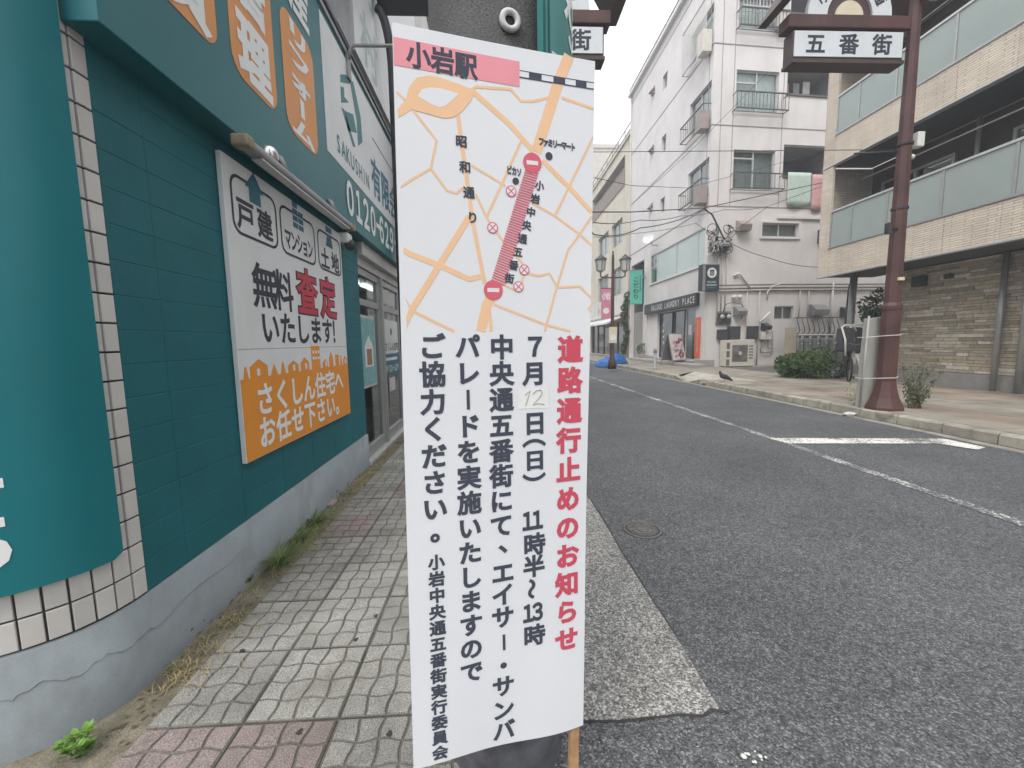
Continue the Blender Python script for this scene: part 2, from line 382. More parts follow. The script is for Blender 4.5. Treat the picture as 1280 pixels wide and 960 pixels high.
mat('frosted_glass', (.33,.385,.36), .35, .05, 1.5, spec=.5, stain=(.37,.42,.40), sscale=2, samt=.4)
mat('film_glass', (.50,.59,.56), .3, .08, 1.2, spec=.5)
mat('cloth_white', (.70,.705,.72), .85, .02, 3, fine=.025, fscale=1400, bump=.12, bscale=1600, spec=.15)
mat('map_orange', (.78,.50,.30), .8, .03, 20)
mat('map_red', (.62,.12,.16), .8, .03, 20)
mat('map_pink', (.74,.29,.33), .8, .03, 20)
mat('banner_ink', (.055,.062,.085), .8, .05)
mat('banner_red', (.56,.075,.115), .8, .05)
mat('paper_patch', (.74,.73,.71), .8, .04, 30)
mat('pencil', (.33,.32,.30), .8, .2, 60)
mat('bare_wood', (.42,.25,.125), .75, .25, 30, stretch=(1,1,.1), stain=(.28,.15,.07), sscale=30, samt=.6)
mat('pole_wrap', (.085,.082,.082), .85, .15, 5, fine=.45, fscale=260, bump=.9, bscale=230)
mat('pole_concrete', (.33,.32,.30), .9, .15, 5, fine=.2, bump=.4)
mat('pole_bag', (.10,.10,.11), .6, .3, 14, bump=.8, bscale=40)
mat('plate_green', (.045,.21,.20), .4, .08, 4, spec=.5)
mat('notice_paper', (.58,.57,.58), .8, .12, 30)
mat('notice_print', (.16,.15,.18), .8, .5, 60)
mat('post_maroon', (.085,.042,.039), .55, .28, 3, fine=.15, spec=.35, stain=(.14,.058,.048), sscale=2.5, samt=.55, stretch=(1,1,.35))
mat('roof_maroon', (.075,.05,.048), .6, .2, 4)
mat('sign_panel', (.66,.69,.71), .45, .04, 4, stain=(.5,.52,.52), sscale=5, samt=.3)
mat('cream_disc', (.70,.62,.45), .5, .05)
mat('plaster', (.73,.70,.685), .9, .06, 1.3, fine=.06, fscale=60, bump=.35, bscale=45, stain=(.58,.55,.53), sscale=1.4, samt=.5, srange=(.48,.75), stretch=(1,1,.22))
mat('plaster_low', (.47,.435,.405), .9, .08, 1.3, fine=.06, fscale=60, bump=.35, bscale=45, stain=(.33,.30,.275), sscale=1.6, samt=.55, srange=(.48,.75), stretch=(1,1,.22))
mat('cream_wall', (.66,.61,.51), .9, .07, 1.4, bump=.3, stain=(.5,.45,.37), sscale=1.6, samt=.5, stretch=(1,1,.2))
mat('far_wall', (.55,.52,.48), .9, .08)
mat('white_wall', (.68,.66,.63), .85, .06, 1.5, stain=(.5,.47,.43), sscale=1.6, samt=.45, stretch=(1,1,.2))
mat('base_stone', (.36,.34,.32), .85, .12, 8, fine=.2)
mat('joint_line', (.30,.27,.26), .9)
mat('rail_dark', (.11,.105,.105), .5, .15)
mat('rail_white', (.62,.60,.58), .5, .1)
mat('vent_brown', (.33,.27,.25), .6, .15)
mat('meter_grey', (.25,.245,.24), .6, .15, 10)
mat('meter_dark', (.055,.057,.062), .6, .15)
mat('ac_cream', (.62,.585,.51), .55, .06, 6, stain=(.42,.39,.33), sscale=5, samt=.35)
mat('ac_grille', (.15,.14,.13), .7, .1)
mat('cylinder_grey', (.22,.225,.225), .5, .15, 6, metal=.2, stain=(.13,.11,.09), sscale=6, samt=.5)
mat('beige_board', (.52,.46,.355), .8, .08, 3)
mat('shop_black', (.022,.023,.026), .4, .08, 3)
mat('sign_slate', (.03,.045,.055), .4, .08, 3)
mat('orange_red', (.68,.13,.065), .6, .06)
mat('poster_pale', (.66,.62,.58), .7, .1, 10)
mat('poster_red', (.45,.08,.10), .7, .3, 15)
mat('sign_mint', (.11,.50,.38), .5, .08, 5)
mat('banner_pink', (.66,.24,.34), .7, .08, 6)
mat('lamp_glass', (.50,.50,.48), .3, .1)
mat('tarp_blue', (.03,.14,.42), .5, .3, 8, bump=.5, bscale=30)
mat('siding_beige', (.74,.65,.54), .85, .1, 2, fine=.1, fscale=90, rnd=.04)
mat('siding_light', (.60,.48,.36), .85, .1, 2)
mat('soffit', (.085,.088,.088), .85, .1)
mat('wood_brown', (.09,.075,.06), .7, .2)
for i_, c_ in enumerate(((.50,.44,.34),(.60,.54,.43),(.36,.315,.245),(.72,.66,.56),(.44,.40,.33),(.52,.435,.315))):
    mat('ledge_stone_%d' % i_, c_, .85, .16, 12, fine=.2, fscale=120, bump=.6, bscale=60)
mat('leaf_dark', (.05,.085,.032), .7, .3, 14)
mat('leaf_mid', (.085,.135,.045), .7, .3, 14)
mat('leaf_bright', (.17,.32,.06), .65, .25, 20)
mat('leaf_grey', (.14,.17,.10), .75, .3, 20)
mat('grass_green', (.13,.19,.055), .75, .35, 20)
mat('grass_dry', (.36,.29,.15), .85, .35, 20)
mat('stem_brown', (.12,.095,.06), .85, .2)
mat('rubber', (.02,.02,.021), .7, .2)
mat('piping_white', (.62,.62,.59), .6, .1)
mat('cable', (.06,.06,.066), .6, .1)
mat('cable_grey', (.22,.21,.21), .6, .1)
mat('pipe_beige', (.55,.505,.455), .6, .1, 5)
mat('pipe_white', (.68,.66,.62), .6, .1, 5)
mat('cast_iron', (.15,.145,.135), .6, .25, 30, fine=.2, metal=.25, bump=.5)
mat('pigeon_grey', (.06,.06,.068), .7, .35, 40)
mat('towel_mint', (.50,.62,.54), .95, .08, 9)
mat('towel_pink', (.62,.36,.36), .95, .1, 9)
mat('splat_white', (.70,.69,.64), .8, .1, 30)
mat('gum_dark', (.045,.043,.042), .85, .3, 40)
mat('white_panel', (.40,.39,.355), .7, .08, 4, stain=(.36,.34,.3), sscale=4, samt=.5)

# ---------------------------------------------------------------- ground, road, pavements
struct(MB().quad((-250,-150,-.03),(250,-150,-.03),(250,350,-.03),(-250,350,-.03)).build('ground', 'terrain'))
XK = 5.9; ZP = .13                                     # right kerb face, right pavement level
m = MB()
for i in range(30): m.quad((.10, -6+i*4, 0), (XK-.17, -6+i*4, 0), (XK-.17, -2+i*4, 0), (.10, -2+i*4, 0))
road = struct(m.build('road', 'road_asphalt', origin=(3, 20, 0)))
# weathered strip of old asphalt along the left pavement, with a broken corner
m = MB(); e = [(.085,1.262),(.40,1.245),(.62,1.255),(.70,1.247),(.735,1.27),(.765,1.262)]
side = [(.765+.006*math.sin(i*1.7)-.0012*i, 1.262+i*.35) for i in range(1, 60)]
pts = [(x, y, .007) for x, y in e+side]+[(.085, side[-1][1], .007)]
m.prism([(x, y, -.01) for x, y, _ in pts], (0, 0, .017)); struct(m.build('asphalt_strip', 'old_asphalt', origin=(.4, 5, 0)))
# ragged dark seam round the strip
m = MB(); sp = [(.085,1.25),(.40,1.232),(.62,1.243),(.70,1.233),(.745,1.255),(.79,1.24)]
for (a, b), (c, d) in zip(sp[:-1], sp[1:]): m.quad((a, b+.006-random.random()*.006, .003), (c, d+.006-random.random()*.006, .003), (c, d+.016, .003), (a, b+.016, .003))
for i in range(58):
    a, b = side[i], side[i+1]; m.quad((a[0]-.004, a[1], .003), (a[0]+.010+random.random()*.006, a[1], .003), (b[0]+.010+random.random()*.006, b[1], .003), (b[0]-.004, b[1], .003))
struct(m.build('seam_tar', 'gum_dark', origin=(.4, 5, 0)))
# road markings
def strip(pts, w, z=.004):
    m = MB()
    for (a, b), (c, d) in zip(pts[:-1], pts[1:]):
        v = V((c-a, d-b)).normalized(); q = V((-v.y, v.x))*w/2
        m.quad((a+q.x, b+q.y, z), (c+q.x, d+q.y, z), (c-q.x, d-q.y, z), (a-q.x, b-q.y, z))
    return m
struct(strip([(3.63,-3),(3.585,4.6),(3.46,14),(3.3,40),(3.2,80)], .11).build('centre_line', 'line_paint', origin=(3.5,20,0)))
zz_ = [gpx(962, 550), gpx(1060, 551), gpx(1170, 552), gpx(1208, 555)]
m = MB(); A = gpx(960,548); B = gpx(985,555); C = gpx(1172,555); D = gpx(1180,549)
m.quad((A.x,A.y,.008),(B.x,B.y,.008),(C.x,C.y,.008),(D.x,D.y,.008))
E_ = gpx(1232,560); G_ = gpx(1222,563); m.quad((D.x,D.y,.008),(C.x,C.y,.008),(G_.x,G_.y,.008),(E_.x,E_.y,.008))
struct(m.build('zigzag_marking', 'fresh_line', origin=(4.5,4.8,0)))
p = gpx(945, 948); m = MB()
for k in range(11):
    a = 2*math.pi*k/11+random.random(); r = .012+random.random()*.03; c_ = (p.x+math.cos(a)*r, p.y+math.sin(a)*r*.8, .004+.0004*k); q = .004+random.random()*.007
    m.lathe(c_, [(q, 0), (q*.3, .0015)], 7)
stuff(tag(m.build('paint_splash', 'splat_white', origin=(p.x,p.y,.004)), 'small splash of dried white paint on the asphalt', 'paint'))
p = gpx(803, 662); root = thing('manhole_cover', (p.x, p.y, .004), 'small round iron manhole cover set into the dark road', 'manhole cover')
MB().lathe((p.x,p.y,0), [(.134,0),(.134,.0015)], 28).build('joint', 'gum_dark', root)
m = MB().lathe((p.x,p.y,-.01), [(.128,0),(.128,.016),(.114,.016),(.113,.012)], 28, caps=False); m.build('rim', 'cast_iron', root)
m = MB().lathe((p.x,p.y,-.01), [(.101,0),(.103,.015),(.0,.0155)], 28, smooth=False); m.build('lid', 'cast_iron', root)
m = MB()
for r in (.04, .07, .092):
    for k in range(int(r*260)):
        a = 2*math.pi*k/int(r*260); c, s_ = math.cos(a), math.sin(a); d = .006
        m.hexa([(p.x+c*(r-d)-s_*t_*d, p.y+s_*(r-d)+c*t_*d, z_) if q_ == 0 else (p.x+c*(r+d)-s_*t_*d, p.y+s_*(r+d)+c*t_*d, z_) for z_ in (.006, .0105) for q_, t_ in ((0,-1),(1,-1),(1,1),(0,1))])
stuff(m.build('tread_studs', 'cast_iron', root))
# left pavement: mortar bed, slabs with wavy grooves, dirty margin by the wall
bed = struct(MB().box((-1.30,-1,-.02), (.085,34,.003)).build('pavement', 'mortar', origin=(-.6,5,0)))
struct(MB().box((-1.9,-1,-.02), (-1.13,34,.006)).build('wall_margin', 'gutter_dirt', origin=(-1.3,5,0)))
SW, SL = .3255, .338
def slab_mesh(seed):
    R = random.Random(seed); m = MB(); w, l, h = SW-.007, SL-.007, .014; g = .0125
    ph = [R.random()*6.3 for _ in range(10)]
    fx = lambda i, t: i/4+(.02*math.sin(2*math.pi*2*t+ph[0]+i*2.2) if 0 < i < 4 else 0)
    fy = lambda j, t: j/4+(.02*math.sin(2*math.pi*2*t+ph[1]+j*1.9) if 0 < j < 4 else 0)
    m.box((-w/2,-l/2,-.012), (w/2,l/2,h-.0065))
    for i in range(4):
        for j in range(4):
            K = 4; o = []
            def pt(a, b):
                u0, u1 = fx(i, (j+b)/4), fx(i+1, (j+b)/4); v0, v1 = fy(j, (i+a)/4), fy(j+1, (i+a)/4)
                return u0+(u1-u0)*a, v0+(v1-v0)*b
            per = [(k/K, 0) for k in range(K)]+[(1, k/K) for k in range(K)]+[(1-k/K, 1) for k in range(K)]+[(0, 1-k/K) for k in range(K)]
            ctr = pt(.5, .5); q = [pt(a, b) for a, b in per]; n = len(q); tilt = (R.random()-.5)*.0016
            def ring(ins, z):
                r = []
                for x, y in q:
                    dx, dy = x-ctr[0], y-ctr[1]; r.append((((x-dx*ins*8)-.5)*w, ((y-dy*ins*8)-.5)*l, z+tilt))
                return r
            a, b, c = ring(g, h-.0075), ring(g+.004, h-.0015), ring(g+.014, h)
            fs = []
            for k in range(n):
                k2 = (k+1) % n; fs += [(k, k2, k2+n, k+n), (k+n, k2+n, k2+2*n, k+2*n)]
            m.add(a+b+c, fs+[tuple(range(2*n, 3*n))])
    me = m.mesh('paving_slab', 'slab_grey'); me.materials.append(MATS['mortar'])
    for p_ in list(me.polygons)[:6]: p_.material_index = 1
    return me
SM = [slab_mesh(i) for i in range(6)]
cnt = 0
for j in range(-5, 60):
    for i in range(4):
        x = -1.2155+SW*(i+.5); y = 1.302+SL*(j+.5)
        if cnt >= 296: break
        mt_ = 'slab_grey'; hsh = (i*7+j*13) % 11
        if j in (-1, -4) and i in (0, 1): mt_ = 'slab_pink'
        elif hsh == 3: mt_ = 'slab_light'
        elif j > 3 and hsh == 8: mt_ = 'slab_pink'
        if j in (0, 1, 2) and i == 1: mt_ = 'slab_light'
        z = random.uniform(-.0015, .0015); inst('paving_slab', SM[random.randrange(6)], (x+random.uniform(-.001,.001), y, z), bed, (random.uniform(-.004,.004), random.uniform(-.004,.004), random.uniform(-.004,.004)+random.choice((0, math.pi))), mt_); cnt += 1
# chewing-gum stains
for (x, y) in ((375,915),(487,917),(302,814),(445,800),(470,770)):
    p = gpx(x, y, .014); m = MB()
    m.prism([(p.x+(.010+.004*math.sin(3*t+x))*math.cos(t), p.y+.012*math.sin(t), .0148) for t in [k*.7 for k in range(9)]], (0,0,.0012))
    o = m.build('gum_spot', 'gum_dark'); tag(o, {375:'elongated dark gum spot on the pink paving slab', 487:'round dark gum spot on the grey slab next to the banner', 302:'dark gum spot on the slabs nearest the teal wall', 445:'faint gum spot on the middle slab row', 470:'small gum spot on the slabs beside the banner, farthest away'}[x], 'gum', 'dark gum spots on the paving')
# right kerb, gutter, pavement
gut = struct(MB().box((XK-.17,-4,-.02), (XK,60,.004)).build('gutter', 'gutter_concrete', origin=(XK,8,0)))
struct(MB().box((XK-.018,-4,.0),(XK+.012,60,.0065)).build('kerb_gap_shadow', 'gum_dark', origin=(XK,8,0)))  # dark strip paints the gap and shadow line along the kerb foot
kb = struct(MB().box((XK+.01,-4,-.02), (XK+.16,11.2,.05)).build('kerb', 'mortar', origin=(XK,5,0)))
def kstone(l, h=ZP+.012): 
    m = MB(); m.prism([(0,-l/2,-.01),(.155,-l/2,-.01),(.155,-l/2,h),(.03,-l/2,h),(.008,-l/2,h-.02)], (0,l,0)); return m.mesh('kerb_stone', 'kerb_concrete')
KM = kstone(.584)
for i in range(25): inst('kerb_stone', KM, (XK+random.uniform(-.006,.006), -3.7+i*.6, random.uniform(-.006,.004)), kb, (0,0,random.uniform(-.006,.006)))
for i in range(44): inst('kerb_stone', KM, (XK-.02+.006*i+random.uniform(-.008,.008), 13.3+i*.6, random.uniform(-.006,.004)), kb)
# dropped kerb ends
for y0, y1 in ((11.3, 11.9), (13.0, 12.4)):
    m = MB(); h = ZP+.012; a, b = XK, XK+.15
    m.hexa([(a,y0,-.01),(b,y0,-.01),(b,y1,-.01),(a,y1,-.01),(a,y0,h),(b,y0,h),(b,y1,.03),(a,y1,.03)]); m.build('kerb_stone', 'kerb_concrete', kb)
ap = MB(); ap.quad((XK,11.3,.012),(XK+1.3,10.6,ZP+.006),(XK+1.3,14.2,ZP+.006),(XK,13.1,.012)); ap.quad((XK,11.3,.012),(XK,11.3,ZP),(XK+1.3,10.6,ZP+.006)); struct(ap.build('driveway_apron', 'apron_concrete', origin=(6.5,12,0)))
m = MB(); m.quad((XK+.15,-4,ZP),(40,-4,ZP),(40,10.6,ZP),(XK+1.3,10.6,ZP),(XK+.15,11.3,ZP)); m.quad((XK+1.3,10.6,ZP),(40,10.6,ZP),(40,60,ZP),(XK+1.3,60,ZP)); m.quad((XK+.15,13.05,ZP),(XK+1.3,14.2,ZP),(XK+1.3,60,ZP),(XK+.15,60,ZP))
rp = struct(m.build('right_pavement', 'pavement_tile', origin=(8,6,ZP)))
TL = {}
for k_, (a_, b_) in {'a':(.59,.59), 'b':(.29,.29)}.items(): TL[k_] = MB().box((-a_/2,-b_/2,-.01),(a_/2,b_/2,.008)).mesh('paving_tile', 'pavement_tile')
cnt = 0
for j in range(19):
    for i in range(8):
        x, y = XK+.48+i*.6, 1.9+j*.6
        if x > 10.1 or (y > 10.4 and x < 7.6): continue
        inst('paving_tile', TL['a'], (x, y, ZP+random.uniform(-.001,.002)), rp, None, 'pavement_rose' if (i in (1, 5) or (i+j*3) % 9 == 4) else 'pavement_tile')
pk = struct(MB().box((9.35,12.1,ZP),(22,15.9,ZP+.004)).build('parking_strip', 'parking_asphalt'))
# ---------------------------------------------------------------- teal corner office on the left
XW = -1.371; LW = Frame((XW,0,0), (0,1,0), (1,0,0))
off = thing('office_building', (XW,4,0), 'teal painted corner office with orange-boxed sign band, tiled corner and grey plinth', 'building')
curve0 = [(XW,1.62),(XW,1.553),(-1.374,1.49),(-1.398,1.394),(-1.451,1.308),(-1.552,1.228),(-1.74,1.13),(-2.0,1.03),(-2.4,.92)]
def catmull(P, k=8):
    r = []
    for i in range(1, len(P)-2):
        p0, p1, p2, p3 = [V(q) for q in P[i-1:i+3]]
        for j in range(k):
            t = j/k; r.append(.5*((2*p1)+(p2-p0)*t+(2*p0-5*p1+4*p2-p3)*t*t+(3*p1-p0-3*p2+p3)*t**3))
    r.append(V(P[-2])); return r
CV = catmull(curve0); CL = [0]
for a, b in zip(CV[:-1], CV[1:]): CL.append(CL[-1]+(b-a).length)
class Curved:
    n = V((0,0,1))
    def at(s, a, z, n=0):
        a = min(max(a, 0), CL[-1]-1e-6); i = max(k for k in range(len(CL)) if CL[k] <= a); i = min(i, len(CV)-2)
        t = (a-CL[i])/(CL[i+1]-CL[i]); p = CV[i].lerp(CV[i+1], t); d = (CV[i+1]-CV[i]).normalized()
        d0 = (CV[i]-CV[max(i-1,0)]).normalized() if i else d; d = d0.lerp(d, .5+t/2).normalized()
        q = V((-d.y, d.x)); q = q if q.x > 0 or q.y < 0 else -q
        return V((p.x+q.x*n, p.y+q.y*n, z))
CR = Curved()
# curve runs away from the street wall; lettering frame on it counts the other way
# plinth: one rendered upstand under both wall faces
m = MB(); fr_ = [(XW+.012, 4.3), (XW+.012, 1.6)]+[(CR.at(a, 0, .012).x, CR.at(a, 0, .012).y) for a in [CL[-1]*k/24 for k in range(25)]]
pts = [(x, y, -.02) for x, y in fr_]; n_ = len(pts)
for (a, b) in zip(fr_[:-1], fr_[1:]):
    m.quad((a[0],a[1],-.02),(b[0],b[1],-.02),(b[0],b[1],.345),(a[0],a[1],.345), smooth=True)
    m.quad((a[0],a[1],.345),(b[0],b[1],.345),(b[0]-.03,b[1],.354),(a[0]-.03,a[1],.354), smooth=True)
m.build('plinth', 'plinth_grey', off)
rg = random.Random(31); pv = []
for k in range(60):
    a_ = CL[-1]*.75*k/60; pv.append(CR.at(a_, .205+.012*math.sin(k*.5)+rg.uniform(-.006,.006)+.0006*k, .0125))
MB().tube(list(reversed(pv))+[V((XW+.0125, 1.62+k*.08, .21+.01*math.sin(k*.9)+rg.uniform(-.006,.006)+.003*k)) for k in range(7)], .0016, 5).build('render_ridge', 'plinth_grey', off)
cm_ = MB()
for k in range(34):
    y_ = 1.45+rg.random()*2.8; z_ = .004+rg.random()**2*.06; w_ = .006+rg.random()*.02; cm_.quad(*[V((XW+.0128, y_+w_*math.cos(t)*(1+.4*math.sin(t*3+k)), z_+w_*.7*math.sin(t))) for t in [j*.7 for j in range(9)]])
stuff(cm_.build('damp_flaking', 'gutter_dirt', off))
MB().fbox(LW, 1.553, 4.3, .30, 3.6, -.3, -.012).build('wall', 'teal_block', off)
# painted blocks, stack bond
BZ = .1268
bl = lambda w: MB().hexa([(-.0,-w/2,-BZ/2),( .0,-w/2,-BZ/2),(.0,w/2,-BZ/2),(-.0,w/2,-BZ/2)]*2)
def block_mesh(w, h):
    m = MB(); a, b = w/2-.0002, h/2-.0002; e = .003
    m.add([(-.02,-a,-b),(-.02,a,-b),(-.02,a,b),(-.02,-a,b),(-.0018,-a,-b),(-.0018,a,-b),(-.0018,a,b),(-.0018,-a,b),(0,-a+e,-b+e),(0,a-e,-b+e),(0,a-e,b-e),(0,-a+e,b-e)],
          [(0,1,5,4),(1,2,6,5),(2,3,7,6),(3,0,4,7),(4,5,9,8),(5,6,10,9),(6,7,11,10),(7,4,8,11),(8,9,10,11)]); return m.mesh('block', 'teal_block')
cols = [(1.553,.205)]+[(1.758+.4236*i,.4236) for i in range(6)]
BM = {w: block_mesh(w, BZ) for w in {c[1] for c in cols}}
for s0, w_ in cols:
    for r in range(17):
        inst('block', BM[w_], (XW+random.uniform(-.0006,.0006), s0+w_/2, .354+BZ*(r+.5)), off)
# tiled round corner
m = MB()
for k in range(40):
    a, b = CL[-1]*k/40, CL[-1]*(k+1)/40; m.quad(CR.at(a,.345,-.004), CR.at(b,.345,-.004), CR.at(b,3.7,-.004), CR.at(a,3.7,-.004), smooth=True)
m.build('tile_backing', 'tile_grout', off)
TP, TZ = .0575, .1035
def tile_mesh():
    m = MB(); a, b, e = TP/2-.0032, TZ/2-.0036, .002
    m.add([(-.006,-a,-b),(-.006,a,-b),(-.006,a,b),(-.006,-a,b),(.002,-a,-b),(.002,a,-b),(.002,a,b),(.002,-a,b),(.004,-a+e,-b+e),(.004,a-e,-b+e),(.004,a-e,b-e),(.004,-a+e,b-e)],
          [(0,1,5,4),(1,2,6,5),(2,3,7,6),(3,0,4,7),(4,5,9,8),(5,6,10,9),(6,7,11,10),(7,4,8,11),(8,9,10,11)]); return m.mesh('tile', 'wall_tile')
TM = tile_mesh()
for i in range(14):
    for r in range(30):
        if r >= 3 and i >= 3: continue
        a = TP*(i+.5)+.002; p = CR.at(a, 0); q = CR.at(a, 0, .1)-p
        inst('tile', TM, (p.x, p.y, .356+TZ*(r+.5)), off, (0, 0, math.atan2(q.y, q.x)))
# curved teal sign panel over the tiles
root = thing('curved_sign_panel', CR.at(.5, .56), 'smooth dark teal sign panel curving round the tiled corner, cut by the left edge', 'sign')
A0, A1 = .098, CL[-1]-.02; K = 26; m = MB(); av = [A0+(A1-A0)*k/K for k in range(K+1)]
for a, b in zip(av[:-1], av[1:]):
    z0a = .575 if a == A0 else .556
    m.quad(CR.at(a,z0a,.032), CR.at(b,.556,.032), CR.at(b,3.6,.032), CR.at(a,3.6,.032), smooth=True)
    m.quad(CR.at(a,z0a,.01), CR.at(b,.556,.01), CR.at(b,.556,.0319), CR.at(a,z0a,.0319))
m.quad(CR.at(A0,.575,.0101), CR.at(A0,.575,.0318), CR.at(A0,3.6,.0318), CR.at(A0,3.6,.0101)); m.build('panel', 'teal_panel', root)
class Flip:
    def at(s, a, z, n=0): return CR.at(.9-a, z, n)
m = MB(); FLP = Flip()
put_char(m, FLP, '５', .515, .725, .034, .20, .20, .035)
put_char(m, FLP, '２', .515, .975, .034, .20, .20, .035)
m.build('lettering', 'letter_white', root)
# sign band (fascia)
NF = .122
MB().fbox(LW, 1.475, 8.6, 2.352, 3.845, 0, .12).build('sign_band', 'teal_fascia', off, bev=.004)
MB().fbox(LW, 1.47, 8.62, 3.846, 3.885, -.1, .135).build('band_cap', 'steel_grey', off)
fp = lambda x, y: LW.px(x, y, NF)
def fz2(x, y): return fp(240+x/3.43, y/3.43)
bx3 = (fz2(382,150)[0], fz2(520,300)[0], fz2(540,680)[1], 3.39)
bx2 = (fz2(160,100)[0], fz2(352,250)[0], fz2(368,495)[1], 3.39)
bx1 = (fz2(-150,100)[0], fz2(103,100)[0], fz2(103,215)[1], 3.39)
for (a, b, c, d), t_ in ((bx3, 'リフォーム'), (bx2, '管理'), (bx1, '売買')):
    pn = MB().fpoly(LW, rrect(a, b, c, d, (b-a)*.24), .1202, .1225).build('orange_box', 'fascia_orange', off)
    h_ = (d-c)/len(t_); wch = (b-a)*.74; m = MB()
    for k, ch in enumerate(t_):
        zc = d-h_*(k+.5); r_ = 0
        if ch == 'ー': put_char(m, LW, '丨', (a+b)/2, zc, .1245, wch, h_*.8, .045)
        else: put_char(m, LW, ch, (a+b)/2, zc, .1245, wch, h_*.93, .045)
    m.build('lettering', 'letter_white', pn)
m = MB(); put_char(m, LW, '産', 3.0, 3.63, .1235, .30, .36, .03); m.build('lettering', 'letter_white', off)
wp = (fz2(560,300)[0], 7.6, fz2(578,640)[1], 3.80)
wpo = MB().fpoly(LW, [(wp[0],wp[2]),(wp[1],wp[2]),(wp[1],wp[3]),(wp[0],wp[3])], .1202, .1225).build('white_panel', 'sign_white', off)
# angular logo
m = MB()
for poly in ([(635,318),(672,322),(676,360),(636,352)], [(676,345),(690,350),(722,500),(730,610),(712,625),(706,520)], [(636,370),(650,374),(652,415),(672,440),(640,440)], [(655,475),(690,490),(706,570),(668,560)], [(640,460),(652,470),(700,630),(690,628)]):
    m.fpoly(LW, [fz2(*q) for q in poly], .123, .1245)
m.build('logo', 'letter_teal', wpo)
a, b = fz2(628,622), fz2(752,772); zc = (a[1]+b[1])/2
text_run(LW, 'SAKUSHIN', (a[0], zc), (b[0], zc), .1245, .15, .20, .015, center='bb').build('lettering', 'letter_teal', wpo)
a, b = fz2(790,790), fz2(862,870); zc = (a[1]+b[1])/2+.02; dx = (b[0]-a[0])/2
text_run(LW, '有限会社', (a[0], zc), (a[0]+dx*3, zc), .1245, dx*.98, .42, .028).build('lettering', 'icon_teal', wpo)
m = MB(); a, b = fz2(775,628), fz2(878,742); m.fbox(LW, a[0], 7.2, (a[1]+b[1])/2-.006, (a[1]+b[1])/2+.006, .123, .1242); m.build('rule', 'letter_ink', wpo)
a, b = fz2(678,858), fz2(848,1002-960+960); b = fz2(862,1010); zc = (a[1]+b[1])/2; k = 7; dx = (b[0]-a[0])/7.4
m = MB(); q_ = a[0]
for ch in '０１２０－６２９－':
    st_ = .62 if ch == '－' else 1.0
    if ch == '－': q_ -= dx*.2
    put_char(m, LW, ch, q_, 2.60, .1245, dx*(.8 if ch == '－' else 1.35), .37, .034); q_ += dx*1.08*st_
m.build('lettering', 'letter_white', off)
# floodlight bracket on the band
q0 = LW.px(432, 50, NF); m = MB(); m.fbox(LW, q0[0]-.03, q0[0]+.05, 3.66, 3.85, .122, .14); a = LW.at(q0[0]+.01, 3.83, .14); e = ypx(489, 29, a.y+.02)
m.tube([a, a+V((.01,0,.07)), a+V((.04,.0,.11)), V((e.x, a.y+.01, a.z+.12)), V((e.x+.25, a.y+.02, a.z+.12))], .014); m.build('bracket_arm', 'steel_grey', off)
# parapet of small white tiles and the wall above
MB().fbox(LW, 1.6, 8.6, 3.885, 4.18, -.3, -.02).build('parapet', 'sign_white', off)
m = MB()
for k in range(90): m.fbox(LW, 2.4+k*.07, 2.408+k*.07, 3.9, 4.17, -.0195, -.016)
for k in range(4): m.fbox(LW, 1.6, 8.6, 3.93+k*.07, 3.937+k*.07, -.0195, -.0165)
stuff(m.build('tile_joints', 'steel_grey', off))
MB().fbox(LW, 1.55, 8.62, 4.181, 4.215, -.33, .015).build('coping', 'dark_metal', off)
MB().fbox(LW, 1.6, 8.6, 4.216, 8.5, -4, -.5).build('upper_wall', 'white_wall', off)
MB().fbox(LW, 4.05, 4.42, 4.216, 6.5, -.3, .02).build('duct', 'steel_grey', off)
us = MB().fbox(LW, 4.6, 8.4, 4.35, 7.5, -.1, .0).build('upper_sign', 'sign_white', off)
m = MB(); put_char(m, LW, '村', 5.15, 4.72, .002, .7, .6, .02); put_char(m, LW, '村', 5.15, 5.5, .002, .7, .6, .02); m.build('lettering', 'letter_pale', us)
# roof slab closing the office volume, back wall
m = MB(); m.box((-6,1.1,3.7),(XW-.32,8.6,3.84)); m.box((-6,8.4,0),(XW-.02,8.6,3.7)); m.build('inner_walls', 'interior_dark', off)
# ---- glazed shopfront
s_edges = [4.3, 5.16, 5.24, 6.2, 6.28, 7.24, 7.32, 8.28]
m = MB(); m.fbox(LW, 4.302, 8.4, 2.215, 2.35, -.02, .055); m.fbox(LW, 4.302, 8.4, 2.12, 2.213, -.10, -.01); m.build('head_frame', 'alu_light', off, bev=.006)
MB().fbox(LW, 4.302, 8.4, -.01, .045, -.12, .03).build('door_sill', 'alu_light', off, bev=.004)
panes = [(4.36, 5.10), (5.28, 6.14), (6.34, 7.2), (7.38, 8.2)]
for a, b in panes:
    fm = MB()
    for (c, d, e, g) in ((a-.06,a,.05,2.11),(b,b+.06,.05,2.11),(a,b,.05,.17),(a,b,2.04,2.11),(a,b,1.72,1.79)): fm.fbox(LW, c, d, e, g, -.09, -.03)
    d_ = fm.build('door_frame', 'aluminium', off, bev=.003)
    MB().fbox(LW, a, b, .17, 1.72, -.062, -.054).build('pane', 'shop_glass', d_); MB().fbox(LW, a, b, 1.79, 2.04, -.062, -.054).build('pane', 'shop_glass', d_)
MB().fbox(LW, 5.165, 5.215, .045, 2.12, -.1, .0).build('mullion', 'aluminium', off)
m = MB(); m.fbox(LW, 5.36, 5.38, .45, .95, -.03, -.012); m.build('door_handle', 'chrome', off)
MB().fbox(LW, 4.30, 8.4, -.015, .002, -3.5, -.12).build('inner_floor', 'interior_floor', off)
